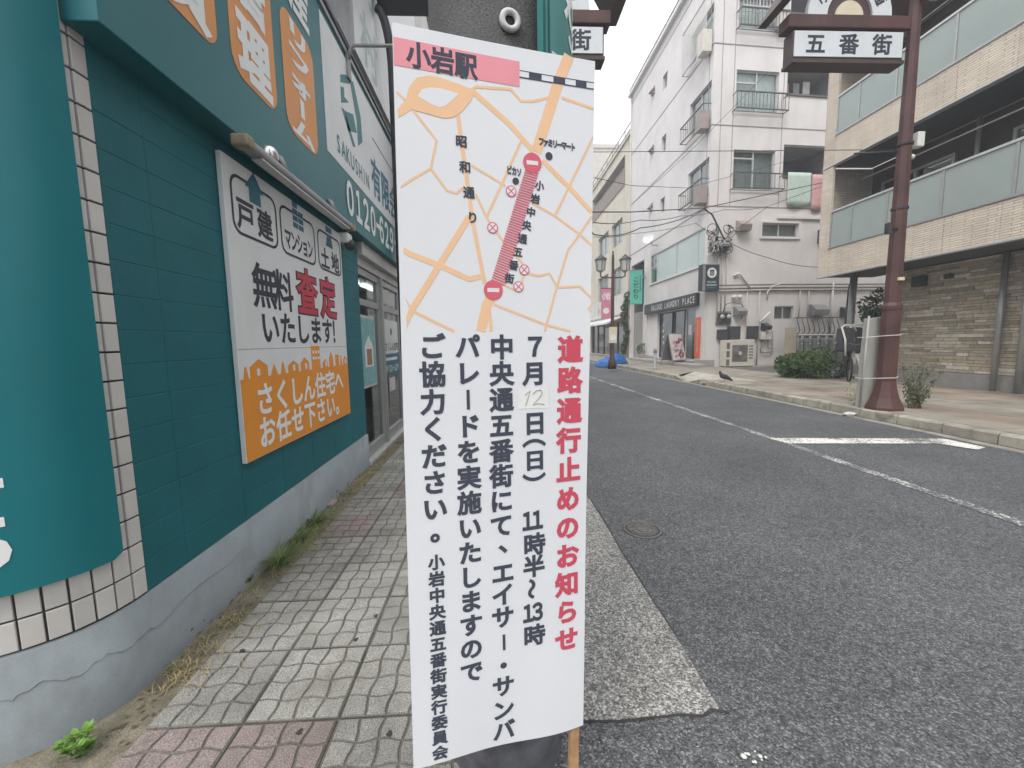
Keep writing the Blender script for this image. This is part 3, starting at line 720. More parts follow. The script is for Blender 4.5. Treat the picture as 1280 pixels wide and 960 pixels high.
MB().fbox(LW, 4.30, 8.4, 2.36, 2.4, -3.5, -.12).build('inner_ceiling', 'white_wall', off)
MB().fbox(LW, 4.22, 4.30, 0, 2.4, -3.5, -.02).build('inner_side', 'white_wall', off)
MB().fbox(LW, 4.3, 8.4, 0, 2.4, -3.6, -3.5).build('inner_back', 'white_wall', off)
m = MB(); m.fbox(LW, 5.0, 5.9, 0, .8, -1.8, -1.2); m.build('counter', 'poster_brown', off, bev=.01)
for s0 in (4.7, 6.0, 7.2):
    MB().fbox(LW, s0, s0+1.0, 2.30, 2.34, -.9, -.84).build('ceiling_tube', 'lamp_tube', off)
    MB().fbox(LW, s0, s0+1.0, 2.30, 2.34, -1.5, -1.44).build('ceiling_tube', 'lamp_tube', off)
# posters hung inside the glass
ps = thing('window_poster', LW.at(4.7, .9, -.1), 'framed blue-green poster with a house drawing behind the first glass door', 'poster')
MB().fbox(LW, 4.38, 4.92, .82, 1.62, -.052, -.04).build('frame', 'alu_light', ps); MB().fbox(LW, 4.41, 4.89, .85, 1.59, -.039, -.037).build('print', 'poster_green', ps)
MB().fpoly(LW, [(4.5,1.05),(4.8,1.05),(4.8,1.28),(4.65,1.4),(4.5,1.28)], -.0365, -.035).build('house_drawing', 'sign_white', ps)
MB().fbox(LW, 4.56, 4.74, 1.07, 1.25, -.0345, -.034).build('brown_block', 'poster_brown', ps)
ps = thing('window_notice', LW.at(5.7, 1.2, -.1), 'white notice sheet with dark lettering on the second glass door', 'notice')
MB().fbox(LW, 5.32, 6.08, 1.18, 1.62, -.052, -.043).build('sheet', 'sign_white', ps)
text_run(LW, 'さくしん住宅', (5.40,1.27), (6.0,1.27), -.0415, .11, .12, .03).build('lettering', 'letter_ink', ps)
MB().fpoly(LW, circ(5.7, 1.47, .05), -.0428, -.0418).build('emblem', 'letter_teal', ps)
ps = thing('window_timetable', LW.at(5.7, .9, -.1), 'dark blue opening-hours panel below the white notice on the glass door', 'notice')
MB().fbox(LW, 5.32, 6.08, .88, 1.165, -.052, -.043).build('sheet', 'icon_teal', ps)
MB().fbox(LW, 5.38, 5.98, 1.08, 1.12, -.0425, -.0415).build('text_bar', 'letter_white', ps)
text_run(LW, '0120-629', (5.40,.97), (6.0,.97), -.0415, .13, .13, .02, center='bb').build('lettering', 'letter_white', ps)
ps = tag(MB().fbox(LW, 5.5, 5.8, .66, .84, -.052, -.044).build('small_flyer', 'notice_paper'), 'small pale flyer taped low on the second glass door', 'flyer')
# ---------------------------------------------------------------- billboard on the teal wall
NB = .032
def b7(x, y): return LW.px(260+x/3.692, 180+y/3.692, NB)
def b8(x, y): return LW.px(260+x/3.692, 360+y/3.692, NB)
bs0 = (b7(60,45)[0]+b8(182,815)[0])/2; bs1 = (b7(612,408)[0]+b8(658,575)[0])/2; bz0 = (b8(182,815)[1]+b8(658,575)[1])/2; bz1 = (b7(60,45)[1]+b7(612,408)[1])/2
bb = thing('wall_billboard', LW.at((bs0+bs1)/2, bz0), 'white and orange rectangular billboard with town skyline fixed on the teal wall', 'billboard')
MB().fbox(LW, bs0, bs1, bz0, bz1, .004, .029).build('panel', 'sign_white', bb, bev=.002)
# orange lower part: base plus roofline
zt = (b8(265,505)[1]+b8(603,430)[1])/2+.128
MB().fbox(LW, bs0+.004, bs1-.004, bz0+.004, zt, .0295, .031).build('orange_field', 'sign_orange', bb)
m = MB(); W_ = bs1-bs0
sk = [(.02,.05,.13,'t'),(.06,.17,.20,'h'),(.19,.24,.12,'t'),(.26,.30,.15,'t'),(.32,.41,.15,'h'),(.43,.51,.18,'h'),(.54,.63,.33,'b'),(.66,.72,.13,'h'),(.74,.79,.24,'c'),(.82,.87,.18,'b'),(.885,.915,.17,'t'),(.93,.99,.15,'h')]
for a, b, h_, k in sk:
    a, b = bs0+a*W_, bs0+b*W_; c = (a+b)/2; h_ *= .52
    if k == 'b': m.fbox(LW, a, b, zt, zt+h_, .0295, .031)
    elif k == 't': m.fpoly(LW, [(a,zt),(b,zt),(c+.008,zt+h_*.9),(c,zt+h_),(c-.008,zt+h_*.9)], .0295, .031)
    elif k == 'c': m.fpoly(LW, [(a,zt),(b,zt),(b,zt+h_*.55),(c,zt+h_),(a,zt+h_*.55)], .0295, .031)
    else: m.fpoly(LW, [(a,zt),(b,zt),(b,zt+h_*.6),(c,zt+h_),(a,zt+h_*.6)], .0295, .031)
stuff(m.build('skyline', 'sign_orange', bb))
m = MB()
for i in range(3):
    for j in range(2): m.fbox(LW, bs0+(.55+.028*i)*W_, bs0+(.568+.028*i)*W_, zt+.07+.045*j, zt+.092+.045*j, .0312, .0318)
for q in (.10,.36,.47,.69,.955): m.fbox(LW, bs0+q*W_, bs0+(q+.018)*W_, zt+.01, zt+.05, .0312, .0318)
stuff(m.build('skyline_windows', 'sign_white', bb))
MB().fbox(LW, bs0+.004, bs1-.004, b8(400,276)[1]-.0015, b8(400,276)[1]+.0015, .0293, .0296).build('panel_seam', 'steel_grey', bb)
def ring_box(a, b, c, d, name):
    o = rrect(a, b, c, d, .07); i_ = rrect(a+.016, b-.016, c+.016, d-.016, .056); n = len(o); m = MB()
    m.add([LW.at(*p, .0305) for p in o]+[LW.at(*p, .0305) for p in i_], [(k, (k+1) % n, (k+1) % n+n, k+n) for k in range(n)]); return m.build(name, 'letter_ink', bb)
B1 = (b7(108,260)[0], b7(320,365)[0], b7(325,495)[1], b7(97,122)[1]); B2 = (b7(336,395)[0], b7(497,490)[0], b7(498,568)[1], b7(335,268)[1]); B3 = (b7(507,465)[0], b7(612,520)[0], b7(612,612)[1], b7(505,383)[1])
zb = min(B1[2],B2[2],B3[2])*.5+max(B1[2],B2[2],B3[2])*.5; ztp = (B1[3]+B2[3]+B3[3])/3
for B_ in (B1, B2, B3): ring_box(B_[0], B_[1], zb, ztp, 'rounded_outline')
def row(txt, pa, pb, z, w_, h_, bold, mt_, name='lettering', n=.0305): 
    return text_run(LW, txt, (pa, z), (pb, z), n, w_, h_, bold).build(name, mt_, bb)
zt1 = (b7(178,350)[1]+b7(268,410)[1])/2+.035
row('戸建', b7(178,350)[0], b7(268,410)[0], zt1, .165, .175, .03, 'letter_ink')
a, b = B2[0]+.09, B2[1]-.09; row('マンション', a, b, zt1-.01, (b-a)/4*1.12, .15, .03, 'letter_ink')
a, b = B3[0]+.13, B3[1]-.13; row('土地', a, b, zt1-.02, .17, .17, .03, 'letter_ink')
zi = (zt1+.10+ztp)/2+.028
c = (B1[0]+B1[1])/2; MB().fpoly(LW, [(c-.055,zi-.085),(c+.055,zi-.085),(c+.055,zi-.01),(c+.09,zi-.01),(c,zi+.09),(c-.09,zi-.01),(c-.055,zi-.01)], .0297, .0308).build('house_icon', 'icon_teal', bb)
c = (B2[0]+B2[1])/2; m = MB()
for i in range(2):
    for j in range(3+1-i):
        m.fbox(LW, c-.075+i*.08, c-.005+i*.08, zi-.085+j*.045, zi-.05+j*.045, .0297, .0308)
stuff(m.build('apartment_icon', 'icon_teal', bb))
c = (B3[0]+B3[1])/2; m = MB(); m.fpoly(LW, [(c-.07,zi-.085),(c+.07,zi-.085),(c+.04,zi+.0),(c-.04,zi+.0)], .0297, .0308); m.fbox(LW, c-.06, c+.06, zi+.03, zi+.075, .0297, .0308); stuff(m.build('plot_icon', 'icon_teal', bb))
zr = (b7(262,655)[1]+b7(350,685)[1]+b7(460,675)[1]+b7(555,705)[1])/4
row('無料', b7(262,655)[0], b7(352,685)[0], zr-.02, .25, .265, .025, 'letter_ink')
row('査定', b7(460,675)[0], b7(556,705)[0], zr+.01, .32, .33, .062, 'letter_ink', n=.0302); row('査定', b7(460,675)[0], b7(556,705)[0], zr+.01, .32, .33, .028, 'letter_red', n=.0322)
zr = (b7(290,840)[1]+b7(585,870)[1])/2+.0
row('いたします', b7(290,840)[0], b7(552,865)[0], zr, .21, .215, .028, 'letter_ink'); row('！', b7(588,870)[0]+.03, b7(588,870)[0]+.03, zr, .22, .23, .028, 'letter_ink')
za = (b8(265,505)[1]+b8(603,430)[1])/2; row('さくしん住宅へ', b8(265,505)[0], b8(605,430)[0], za, .19, .20, .03, 'letter_white', n=.0325)
za = (b8(275,655)[1]+b8(580,545)[1])/2; row('お任せ下さい。', b8(275,655)[0], b8(608,545)[0], za, .18, .195, .03, 'letter_white', n=.0325)
# ---- strip light over the billboard
NL = .17; a = LW.px(299, 181, NL); b = LW.px(436, 279, NL); zl = (a[1]+b[1])/2
sl_ = thing('sign_strip_light', LW.at(a[0], zl), 'long aluminium strip light mounted above the billboard, under the sign band', 'light')
m = MB(); m.fpoly(LW, [(0,0)]*0 or [(a[0]+.07,zl-.022),(b[0],zl-.022),(b[0],zl+.024),(a[0]+.07,zl+.024)], NL-.04, NL+.035); m.build('housing', 'steel_grey', sl_, bev=.015)
MB().fbox(LW, a[0]+.15, b[0]-.05, zl-.034, zl-.023, NL-.03, NL+.025).build('diffuser', 'lamp_glass', sl_)
MB().fbox(LW, a[0], a[0]+.07, zl-.028, zl+.03, NL-.044, NL+.04).build('end_cap', 'end_cap', sl_, bev=.012)
MB().fbox(LW, b[0], b[0]+.06, zl-.028, zl+.03, NL-.044, NL+.04).build('end_cap', 'end_cap', sl_, bev=.012)
for s0 in (a[0]+.45, b[0]-.3): MB().tube([LW.at(s0, zl+.03, NL), LW.at(s0, zl+.10, NL-.03), LW.at(s0, zl+.11, .12)], .02).build('bracket', 'steel_grey', sl_)
MB().ball(LW.at(a[0]+.36, zl+.08, NL-.05), .055, 14, (1,1,1)).build('joint_dome', 'chrome', sl_)
# ---- security camera
a = LW.px(439, 305, .1); sk_ = thing('security_camera', LW.at(a[0], 2.25, .0), 'white dome security camera under the sign band beside the glass doors', 'camera')
MB().fbox(LW, a[0]-.07, a[0]+.05, a[1]+.0, a[1]+.09, .0, .10).build('housing', 'sign_white', sk_, bev=.02)
MB().ball(LW.at(a[0], a[1]-.01, .09), .05, 12).build('dome', 'dark_metal', sk_)
MB().fbox(LW, a[0]-.02, a[0]+.25, a[1]+.115, a[1]+.128, .05, .062).build('cable', 'cable', sk_)
# ---- next building beyond the office
nb = thing('next_building', (-3,14,0), 'pale plastered neighbouring building beyond the teal office, mostly hidden by the banner', 'building')
NBF = Frame((-1.5,0,0),(0,1,0),(1,0,0)); holes = [(9.6+i*2.6, 11.4+i*2.6, 3.6+j*3, 5.2+j*3) for i in range(6) for j in range(2)]
wall_holes(MB(), NBF, 8.9, 26, 0, 9.5, holes, .15).build('wall', 'white_wall', nb)
m = MB(); m.box((-9,8.9,9.4),(-1.45,26,9.6)); m.build('roof', 'base_stone', nb); MB().quad((-1.5,8.9,0),(-9,8.9,0),(-9,8.9,9.4),(-1.5,8.9,9.4)).build('side_wall', 'white_wall', nb)
for a, b, c, d in holes:
    o = MB().fbox(NBF, a, b, c, d, -.16, -.14).build('window', 'window_glass', nb); MB().fbox(NBF, (a+b)/2-.03, (a+b)/2+.03, c, d, -.138, -.1).build('mullion', 'aluminium', o); MB().fbox(NBF, a, b, c, d, -.6, -.55).build('curtain', 'curtain_grey', o)
# ---- dark curved lamp arm post beyond the office
q = ypx(489, 60, 5.4); rb = thing('curved_lamp_post', (q.x, 5.4, 0), 'dark steel post whose top bends towards the street, left of the banner', 'lamp post')
m = MB().tube([(q.x,5.4,0),(q.x,5.4,4.6)]+[(q.x-.0-.16*(1-math.cos(t)), 5.4, 4.6+.75*math.sin(t)) for t in [k*.19 for k in range(1,9)]], .052, 10); m.build('pole', 'dark_metal', rb)
a = ypx(470, -14, 5.4); b = ypx(536, 6, 5.4); MB().box((a.x, 5.3, b.z), (b.x+.15, 5.6, b.z+.4)).build('lamp_head', 'dark_metal', rb, bev=.03)
# ---------------------------------------------------------------- utility pole behind the banner
PX, PY, PR = .012, 1.22, .172
pole = thing('utility_pole', (PX,PY,0), 'thick utility pole wrapped in dark grey textured sheet, behind the white banner', 'utility pole')
m = MB(); prof = []
for k in range(22): prof.append((PR+.008+.005*math.sin(k*1.9)+.003*math.sin(k*.7), -.04+k*.032))
m.lathe((PX,PY,0), prof, 32); m.build('foot_sleeve', 'pole_bag', pole)
MB().lathe((PX,PY,0), [(PR+.001,.5),(PR-.002,2.9)], 36).build('wrap_sheet', 'pole_wrap', pole)
MB().lathe((PX,PY,0), [(PR-.006,2.9),(.15,9.5)], 28).build('shaft', 'pole_concrete', pole)
d = ray(637, 27); d.normalize()
# ring-shaped fitting: where the view ray meets the pole
ox, oy = -PX, -PY; aa = d.x*d.x+d.y*d.y; bb_ = 2*(d.x*ox+d.y*oy); cc = ox*ox+oy*oy-PR*PR; t = (-bb_-math.sqrt(bb_*bb_-4*aa*cc))/(2*aa)
P_ = CAM+d*t; nn = V((P_.x-PX, P_.y-PY, 0)).normalized(); tt = V((-nn.y, nn.x, 0))
path = [P_+nn*.004+(tt*math.cos(a)+V((0,0,1))*math.sin(a))*.0195 for a in [2*math.pi*k/24 for k in range(25)]]
MB().tube(path, .0075, 8, caps=False).build('ring_fitting', 'notice_paper', pole); MB().lathe(P_-nn*.006, [(.014,0),(.014,.007),(.006,.008)], 16, ax=nn).build('ring_hole', 'rubber', pole)
# green curved plate wrapped on the right flank
class Cyl:
    def __init__(s, r): s.r = r
    def at(s, a, z, n=0): return V((PX+(s.r+n)*math.sin(a/s.r), PY-(s.r+n)*math.cos(a/s.r), z))
PG = .222; CG = Cyl(PG); gp = thing('wraparound_plate', (PX+.1,PY-.15,1.95), 'green curved advertising plate with white digits wrapped round the right side of the pole', 'sign')
a0, a1 = PG*math.radians(33), PG*math.radians(135); m = MB(); zz0, zz1 = 1.80, 3.2
for k in range(22):
    a, b = a0+(a1-a0)*k/22, a0+(a1-a0)*(k+1)/22; m.quad(CG.at(a,zz0), CG.at(b,zz0), CG.at(b,zz1), CG.at(a,zz1), smooth=True); m.quad(CG.at(a,zz0,-.02), CG.at(b,zz0,-.02), CG.at(b,zz0,-.0001), CG.at(a,zz0,-.0001))
m.quad(CG.at(a0,zz0,-.022), CG.at(a0,zz0,-.0002), CG.at(a0,zz1,-.0002), CG.at(a0,zz1,-.022)); m.build('plate', 'plate_green', gp)
m = MB()
for a in (a0+.004, a0+.018): m.tube([CG.at(a,zz0,.001), CG.at(a,zz1,.001)], .0025, 6)
stuff(m.build('edge_ribs', 'plate_green', gp))
m = MB(); put_char(m, CG, '１', .200, 2.18, .0015, .16, .16, .016, .9); put_char(m, CG, '９', .272, 2.125, .0015, .13, .17, .016); m.build('lettering', 'letter_white', gp)
np_ = MB()
for k in range(8):
    a, b = .155+k*.0175, .155+(k+1)*.0175; np_.quad(CG.at(a,1.82,.0015), CG.at(b,1.82,.0015), CG.at(b,2.0,.0015), CG.at(a,2.0,.0015), smooth=True)
no = np_.build('notice_sheet', 'notice_paper', gp)
m = MB()
for r in range(6):
    for k in range(7):
        if random.random() < .15: continue
        a = .161+k*.0185; b = a+.014; z = 1.99-r*.011; m.quad(CG.at(a,z-.005,.0022), CG.at(b,z-.005,.0022), CG.at(b,z,.0022), CG.at(a,z,.0022))
stuff(m.build('small_print', 'notice_print', no))
m = MB()
for k in range(5):
    a = .163+k*.025; m.quad(CG.at(a,1.83,.0022), CG.at(a+.018,1.83,.0022), CG.at(a+.018,1.915-.02*(k%2),.0022), CG.at(a,1.915,.0022))
stuff(m.build('picture', 'notice_print', no))
# ---------------------------------------------------------------- the banner
bdir = ray(2550, 428+ROLL*(2550-617)); bdir.z = 0; bdir.normalize()
r0 = ray(490, 28); o0 = CAM+r0*(.835/r0.y); o0.z = 0
BF = Frame(o0, bdir, (bdir.y, -bdir.x, 0))
bp = lambda x, y: BF.px(x, y, 0)
cTL, cTR, cBL, cBR = bp(490,28), bp(745,75), bp(517,963), bp(728,905)
def dsp(s, z):
    """gentle billow of the stretched cloth"""
    u = s/.42; v = (z-.40)/1.5
    return .0035*math.sin(u*2.6+v*3.1)+.002*math.sin(v*9+u*2)+.006*max(0, .12-v)*math.sin(u*9+1)*3
ban = thing('notice_banner', BF.at(.2, 0), 'tall white road-closure notice banner with street map and vertical lettering', 'banner')
NU, NV = 22, 66
def edge(u, v):
    s = (cBL[0]*(1-u)+cBR[0]*u)*(1-v)+(cTL[0]*(1-u)+cTR[0]*u)*v
    zb = cBL[1]*(1-u)+cBR[1]*u; ztp_ = cTL[1]*(1-u)+cTR[1]*u
    zb += .010*math.sin(math.pi*u)*(1-u)+.010*max(0,u-.85)
    return s, zb*(1-v)+ztp_*v
vs = []; fs = []
for lay in (0, -.0012):
    for j in range(NV+1):
        for i in range(NU+1):
            s, z = edge(i/NU, j/NV); vs.append(BF.at(s, z, dsp(s, z)+lay))
b_ = (NU+1)*(NV+1)
for j in range(NV):
    for i in range(NU):
        a = j*(NU+1)+i; fs.append((a, a+1, a+NU+2, a+NU+1)); fs.append((a+b_, a+NU+1+b_, a+NU+2+b_, a+1+b_))
side_f = []
for i in range(NU): side_f += [(i, i+b_, i+1+b_, i+1), (NV*(NU+1)+i, NV*(NU+1)+i+1, NV*(NU+1)+i+1+b_, NV*(NU+1)+i+b_)]
for j in range(NV): a = j*(NU+1); c = a+NU; side_f += [(a, a+NU+1, a+NU+1+b_, a+b_), (c, c+b_, c+NU+1+b_, c+NU+1)]
cl_m = MB().add(vs, fs, True); cl_m.add([v+BF.n*-4e-5 for v in vs], side_f)
cloth = cl_m.build('cloth', 'cloth_white', ban)
# wooden frame behind: two stakes and cross bars
def stick(p, q, w_=.024, d_=.018, nm='stake'):
    (a, z0), (b, z1) = p, q; m = MB(); n1, n0 = -.006, -.006-d_
    if abs(z1-z0) > abs(b-a): m.hexa([BF.at(a-w_/2,z0,n1),BF.at(a+w_/2,z0,n1),BF.at(a+w_/2,z0,n0),BF.at(a-w_/2,z0,n0),BF.at(b-w_/2,z1,n1),BF.at(b+w_/2,z1,n1),BF.at(b+w_/2,z1,n0),BF.at(b-w_/2,z1,n0)])
    else: m.hexa([BF.at(a,z0-w_/2,n1),BF.at(b,z1-w_/2,n1),BF.at(b,z1-w_/2,n0),BF.at(a,z0-w_/2,n0),BF.at(a,z0+w_/2,n1),BF.at(b,z1+w_/2,n1),BF.at(b,z1+w_/2,n0),BF.at(a,z0+w_/2,n0)])
    return m.build(nm, 'bare_wood', ban, bev=.002)
q = bp(723, 930); stick((q[0]-.012, 0), (cTR[0]-.016, cTR[1]-.006)); stick((cBL[0]+.010, 0), (cTL[0]+.016, cTL[1]-.006))
stick((cTL[0]+.03, cTL[1]-.02), (cTR[0]-.03, cTR[1]-.02), nm='cross_bar'); stick((cBL[0]+.03, .75), (cBR[0]-.03, .75), nm='cross_bar')
for zt_ in (.8, 1.5):
    m = MB(); m.tube([V((PX+(PR+.022)*math.cos(a), PY+(PR+.022)*math.sin(a), zt_)) for a in [2*math.pi*k/28 for k in range(29)]], .0016, 6, caps=False)
    m.build('tie_wire', 'steel_grey', ban)
# --- printing (map and lettering)
L1, L2, L3, L4, L5, L6 = .0004, .0006, .0008, .0010, .0012, .0014
def P3(x, y): return bp(480+x/3.43, y/3.43)
def P4(x, y): return bp(480+x/3.43, 180+y/3.43)
def P5(x, y): return bp(500+x/3.2, 400+y/3.2)
def P6(x, y): return bp(500+x/3.2, 660+y/3.2)
PXM = (cTR[0]-cTL[0])/255                                   # metres per photo pixel on the cloth
def clampz(p): return (min(max(p[0], .003), cTR[0]-.003), p[1])
def bpoly(pts, n, mb=None):
    mb = mb or MB(); mb.quad(*[BF.at(s, z, n+dsp(s, z)) for s, z in pts]); return mb
def road_line(pts, w_, n=L1):
    """a map road as short quads following the cloth"""
    mb = MB(); W2 = w_/3.43*PXM*.95/2; q = []
    for (a, b) in zip(pts[:-1], pts[1:]):
        k = max(1, int(math.dist(a, b)/.02))
        for i in range(k): q.append((a[0]+(b[0]-a[0])*i/k, a[1]+(b[1]-a[1])*i/k))
    q.append(pts[-1]); L = []; R = []
    for i, p in enumerate(q):
        d_ = V(q[min(i+1, len(q)-1)])-V(q[max(i-1, 0)]); d_ = d_.normalized() if d_.length else V((1,0)); nx = V((-d_.y, d_.x))*W2
        L.append((p[0]+nx.x, p[1]+nx.y)); R.append((p[0]-nx.x, p[1]-nx.y))
    for i in range(len(q)-1): bpoly([clampz(R[i]), clampz(R[i+1]), clampz(L[i+1]), clampz(L[i])], n, mb)
    return mb
z3 = lambda *p: [P3(*q) for q in p]
z4 = lambda *p: [P4(*q) for q in p]
roads = [
 (z3((797,232),(750,350),(680,570),(655,650)), 50), (z4((470,640),(440,690),(415,803)), 46), (z4((448,690),(460,803)), 16),
 (z3((48,492),(130,440)), 38), (z3((46,398),(100,440)), 12), (z3((380,390),(540,530),(640,645)), 24), (z3((680,685),(795,800),(893,908)), 22),
 (z3((375,385),(392,370),(545,378),(590,430),(640,430),(728,408)), 12), (z3((765,413),(902,462)), 12), (z3((315,485),(345,700),(380,950)), 18), (z4((380,333),(420,540),(432,600)), 18),
 (z3((125,475),(225,605),(200,725),(62,805)), 10), (z3((200,725),(270,820),(310,830),(345,800)), 10), (z4((392,215),(440,315),(465,357),(505,410),(600,520)), 10),
 (z3((375,710),(520,795)), 10), (z3((635,868),(735,925)), 11), (z4((735,308),(840,385),(892,433)), 11), (z3((590,600),(505,790),(440,930)), 11), (z3((902,580),(795,800),(735,922)), 11),
 (z4((893,308),(845,380),(790,455),(740,620),(690,803)), 11), (z4((615,555),(660,565),(710,555),(745,615),(840,610),(890,660)), 11), (z4((365,312),(240,515),(120,710),(76,788)), 27),
 (z4((66,455),(235,520),(365,580),(415,568)), 24), (z4((76,665),(120,715),(300,803)), 12), (z4((472,688),(695,775),(800,803)), 11), (z4((510,600),(560,627)), 9), (z4((590,600),(598,560)), 9), (z4((888,690),(878,705),(888,722)), 9)]
for k, (pts, w_) in enumerate(roads): road_line(pts, w_, L1+.000006*k).build('map_road', 'map_orange', ban)
lo_ = [(95,425),(108,375),(140,335),(190,325),(240,332),(365,375),(385,392),(375,425),(335,478),(295,505),(255,508),(190,492),(125,475),(98,450)]
bpoly(z3(*lo_), L2+.0001).build('map_loop', 'map_orange', ban); bpoly(z3((143,415),(163,385),(200,376),(245,380),(322,402),(262,456),(235,463),(195,445)), L3+.0001).build('map_loop_centre', 'cloth_white', ban)
m = MB(); a, b, c, d_ = z3((40,160),(583,258),(583,368),(42,282))
for k in range(20): bpoly([(d_[0]+(c[0]-d_[0])*k/20, d_[1]+(c[1]-d_[1])*k/20), (d_[0]+(c[0]-d_[0])*(k+1)/20, d_[1]+(c[1]-d_[1])*(k+1)/20), (a[0]+(b[0]-a[0])*(k+1)/20, a[1]+(b[1]-a[1])*(k+1)/20), (a[0]+(b[0]-a[0])*k/20, a[1]+(b[1]-a[1])*k/20)], L2, m)
m.build('station_block', 'map_pink', ban)
m = MB(); A_, B_ = P3(108,272), P3(388,322); c0 = P3(148,240); c1 = P3(352,280)
text_run(BF, '小岩駅', c0, c1, L4, 28*PXM, 30*PXM, .034, disp=dsp, rot=-.0).build('lettering', 'banner_ink', ban)
# railway
a, b = P3(583,297), P3(903,351); c, d_ = P3(583,325), P3(903,378)
mix2 = lambda p, q, t: (p[0]+(q[0]-p[0])*t, p[1]+(q[1]-p[1])*t)
m = MB()
for k in range(16): bpoly([mix2(c,d_,k/16), mix2(c,d_,(k+1)/16), mix2(a,b,(k+1)/16), mix2(a,b,k/16)], L3, m)
m.build('railway_bed', 'cloth_white', ban)
m = MB(); e = 1.1*PXM
for p, q in ((a, b), (c, d_)):
    for k in range(16): g, h_ = mix2(p, q, k/16), mix2(p, q, (k+1)/16); bpoly([(g[0],g[1]-e/2),(h_[0],h_[1]-e/2),(h_[0],h_[1]+e/2),(g[0],g[1]+e/2)], L4, m)
for x0, x1 in ((622,675),(725,776),(822,870)):
    t0, t1 = (x0-583)/320, (x1-583)/320; bpoly([mix2(c,d_,t0), mix2(c,d_,t1), mix2(a,b,t1), mix2(a,b,t0)], L4+.00006, m)
stuff(m.build('railway_print', 'banner_ink', ban))
# hatched closed street
t0, t1, b0, b1 = P3(607,722), P3(665,738), P4(458,588), P4(515,612); m = MB(); n_ = 46
for k in range(n_):
    f0, f1 = (k+.18)/n_, (k+.74)/n_; bpoly([mix2(t0,b0,f1), mix2(t1,b1,f1), mix2(t1,b1,f0), mix2(t0,b0,f0)], L3+.0001, m)
stuff(m.build('closed_street_hatching', 'map_red', ban))
def disc(p, r, n, mt_, nm, kk=28): return bpoly([(p[0]+r*math.cos(2*math.pi*i/kk), p[1]+r*math.sin(2*math.pi*i/kk)) for i in range(kk)], n).build(nm, mt_, ban)
for p in (P3(637,697), P4(468,627)):
    r = 43/3.43*PXM; disc(p, r, L5, 'map_red', 'no_entry_disc'); bpoly([(p[0]-r*.62,p[1]-r*.20),(p[0]+r*.62,p[1]-r*.20),(p[0]+r*.62,p[1]+r*.20),(p[0]-r*.62,p[1]+r*.20)], L6+.0001).build('no_entry_bar', 'cloth_white', ban)
for p in (P3(545,820), P4(465,360), P4(601,540), P4(576,612)):
    r = 24/3.43*PXM; disc(p, r, L5, 'map_red', 'closed_mark'); disc(p, r*.82, L6, 'cloth_white', 'closed_mark_face'); m = MB()
    for sg in (1, -1):
        u = V((.7071, .7071*sg)); nx = V((-u.y, u.x))*r*.10; u = u*r*.8
        bpoly([(p[0]-u.x+nx.x,p[1]-u.y+nx.y),(p[0]-u.x-nx.x,p[1]-u.y-nx.y),(p[0]+u.x-nx.x,p[1]+u.y-nx.y),(p[0]+u.x+nx.x,p[1]+u.y+nx.y)], L6+.0001+.00003*sg, m)
    m.build('closed_mark_cross', 'map_red', ban)
disc(P3(709,667), 17/3.43*PXM, L4, 'banner_ink', 'map_dot'); disc(P3(565,776), 15/3.43*PXM, L4, 'banner_ink', 'map_dot')
def line(txt, p, q, size, mt_='banner_ink', bold=.035, rot=0, n=L5, wf=1.0): return text_run(BF, txt, p, q, n, size*PXM*wf, size*PXM, bold, rot, disp=dsp).build('lettering', mt_, ban)
line('ファミリーマート', P3(676,604), P3(812,628), 10.5, wf=.75, bold=.05, rot=-.02); line('ピカソ', P3(537,728), P3(580,738), 11, wf=.62, bold=.05)
line('昭和通り', P3(331,607), P3(379,934), 14.5)
line('小岩中央通五番街', P3(668,795), P4(537,577), 12.8, rot=-.12)
# vertical message columns (glyph centres read off the photograph)
def column(chars, size, mt_, bold=.06, nm='lettering'):
    m = MB()
    for ch, p, *o in chars:
        w_ = o[0] if o else 1; h_ = o[1] if len(o) > 1 else 1; r_ = o[2] if len(o) > 2 else 0
        put_char(m, BF, ch, p[0], p[1], L4, size*PXM*w_, size*PXM*h_, bold, r_, dsp, 'em' if len(o) < 4 else 'bb')
    return m.build(nm, mt_, ban)
def spread(txt, p, q): return [(ch, mix2(p, q, i/(len(txt)-1))) for i, ch in enumerate(txt)]
column(spread('道路通行止めのお知らせ', P5(682,117), P6(665,440)), 37, 'banner_red', .045)
c2 = [('７',P5(540,105)),('月',P5(537,213)),('日',P5(540,412)),('（',P5(537,492),1,1,-math.pi/2,1),('日',P5(540,560),.98,.9),('）',P5(537,628),1,1,-math.pi/2,1),('時',P5(537,895)),('半',P6(535,150)),('〜',P6(525,240),.9,1.0,-math.pi/2,1),('時',P6(535,422))]
column(c2, 33, 'banner_ink', .038)
m = MB()
for tx, p in (('１１', P5(530,800)), ('１３', P6(530,332))):
    for i, ch in enumerate(tx): put_char(m, BF, ch, p[0]+(i-.5)*14.5*PXM, p[1], L4, 26*PXM, 33*PXM, .045, 0, dsp)
m.build('lettering', 'banner_ink', ban)
c3 = spread('中央通五番街にて', P5(407,108), P5(405,820))+[('、',(P5(428,878)[0]+.006,P5(440,872)[1]-.006))]+[('エ',P6(410,175)),('イ',P6(410,262)),('サ',P6(410,350)),('丨',P6(414,450),.75,.72),('・',P6(412,542)),('サ',P6(412,625)),('ン',P6(412,720)),('バ',P6(415,803))]
column(c3, 33, 'banner_ink', .038)
c4 = [(ch if ch != 'ー' else '丨', p) if ch != 'ー' else ('丨', p, .8, .8) for ch, p in spread('パレードを実施いたしますので', P5(270,105), P6(285,567))]
column(c4, 32.5, 'banner_ink', .038)
column(spread('ご協力ください', P5(128,105), P5(140,752))+[('。',(P5(162,830)[0]+.004,P5(162,838)[1]))], 33, 'banner_ink', .038)
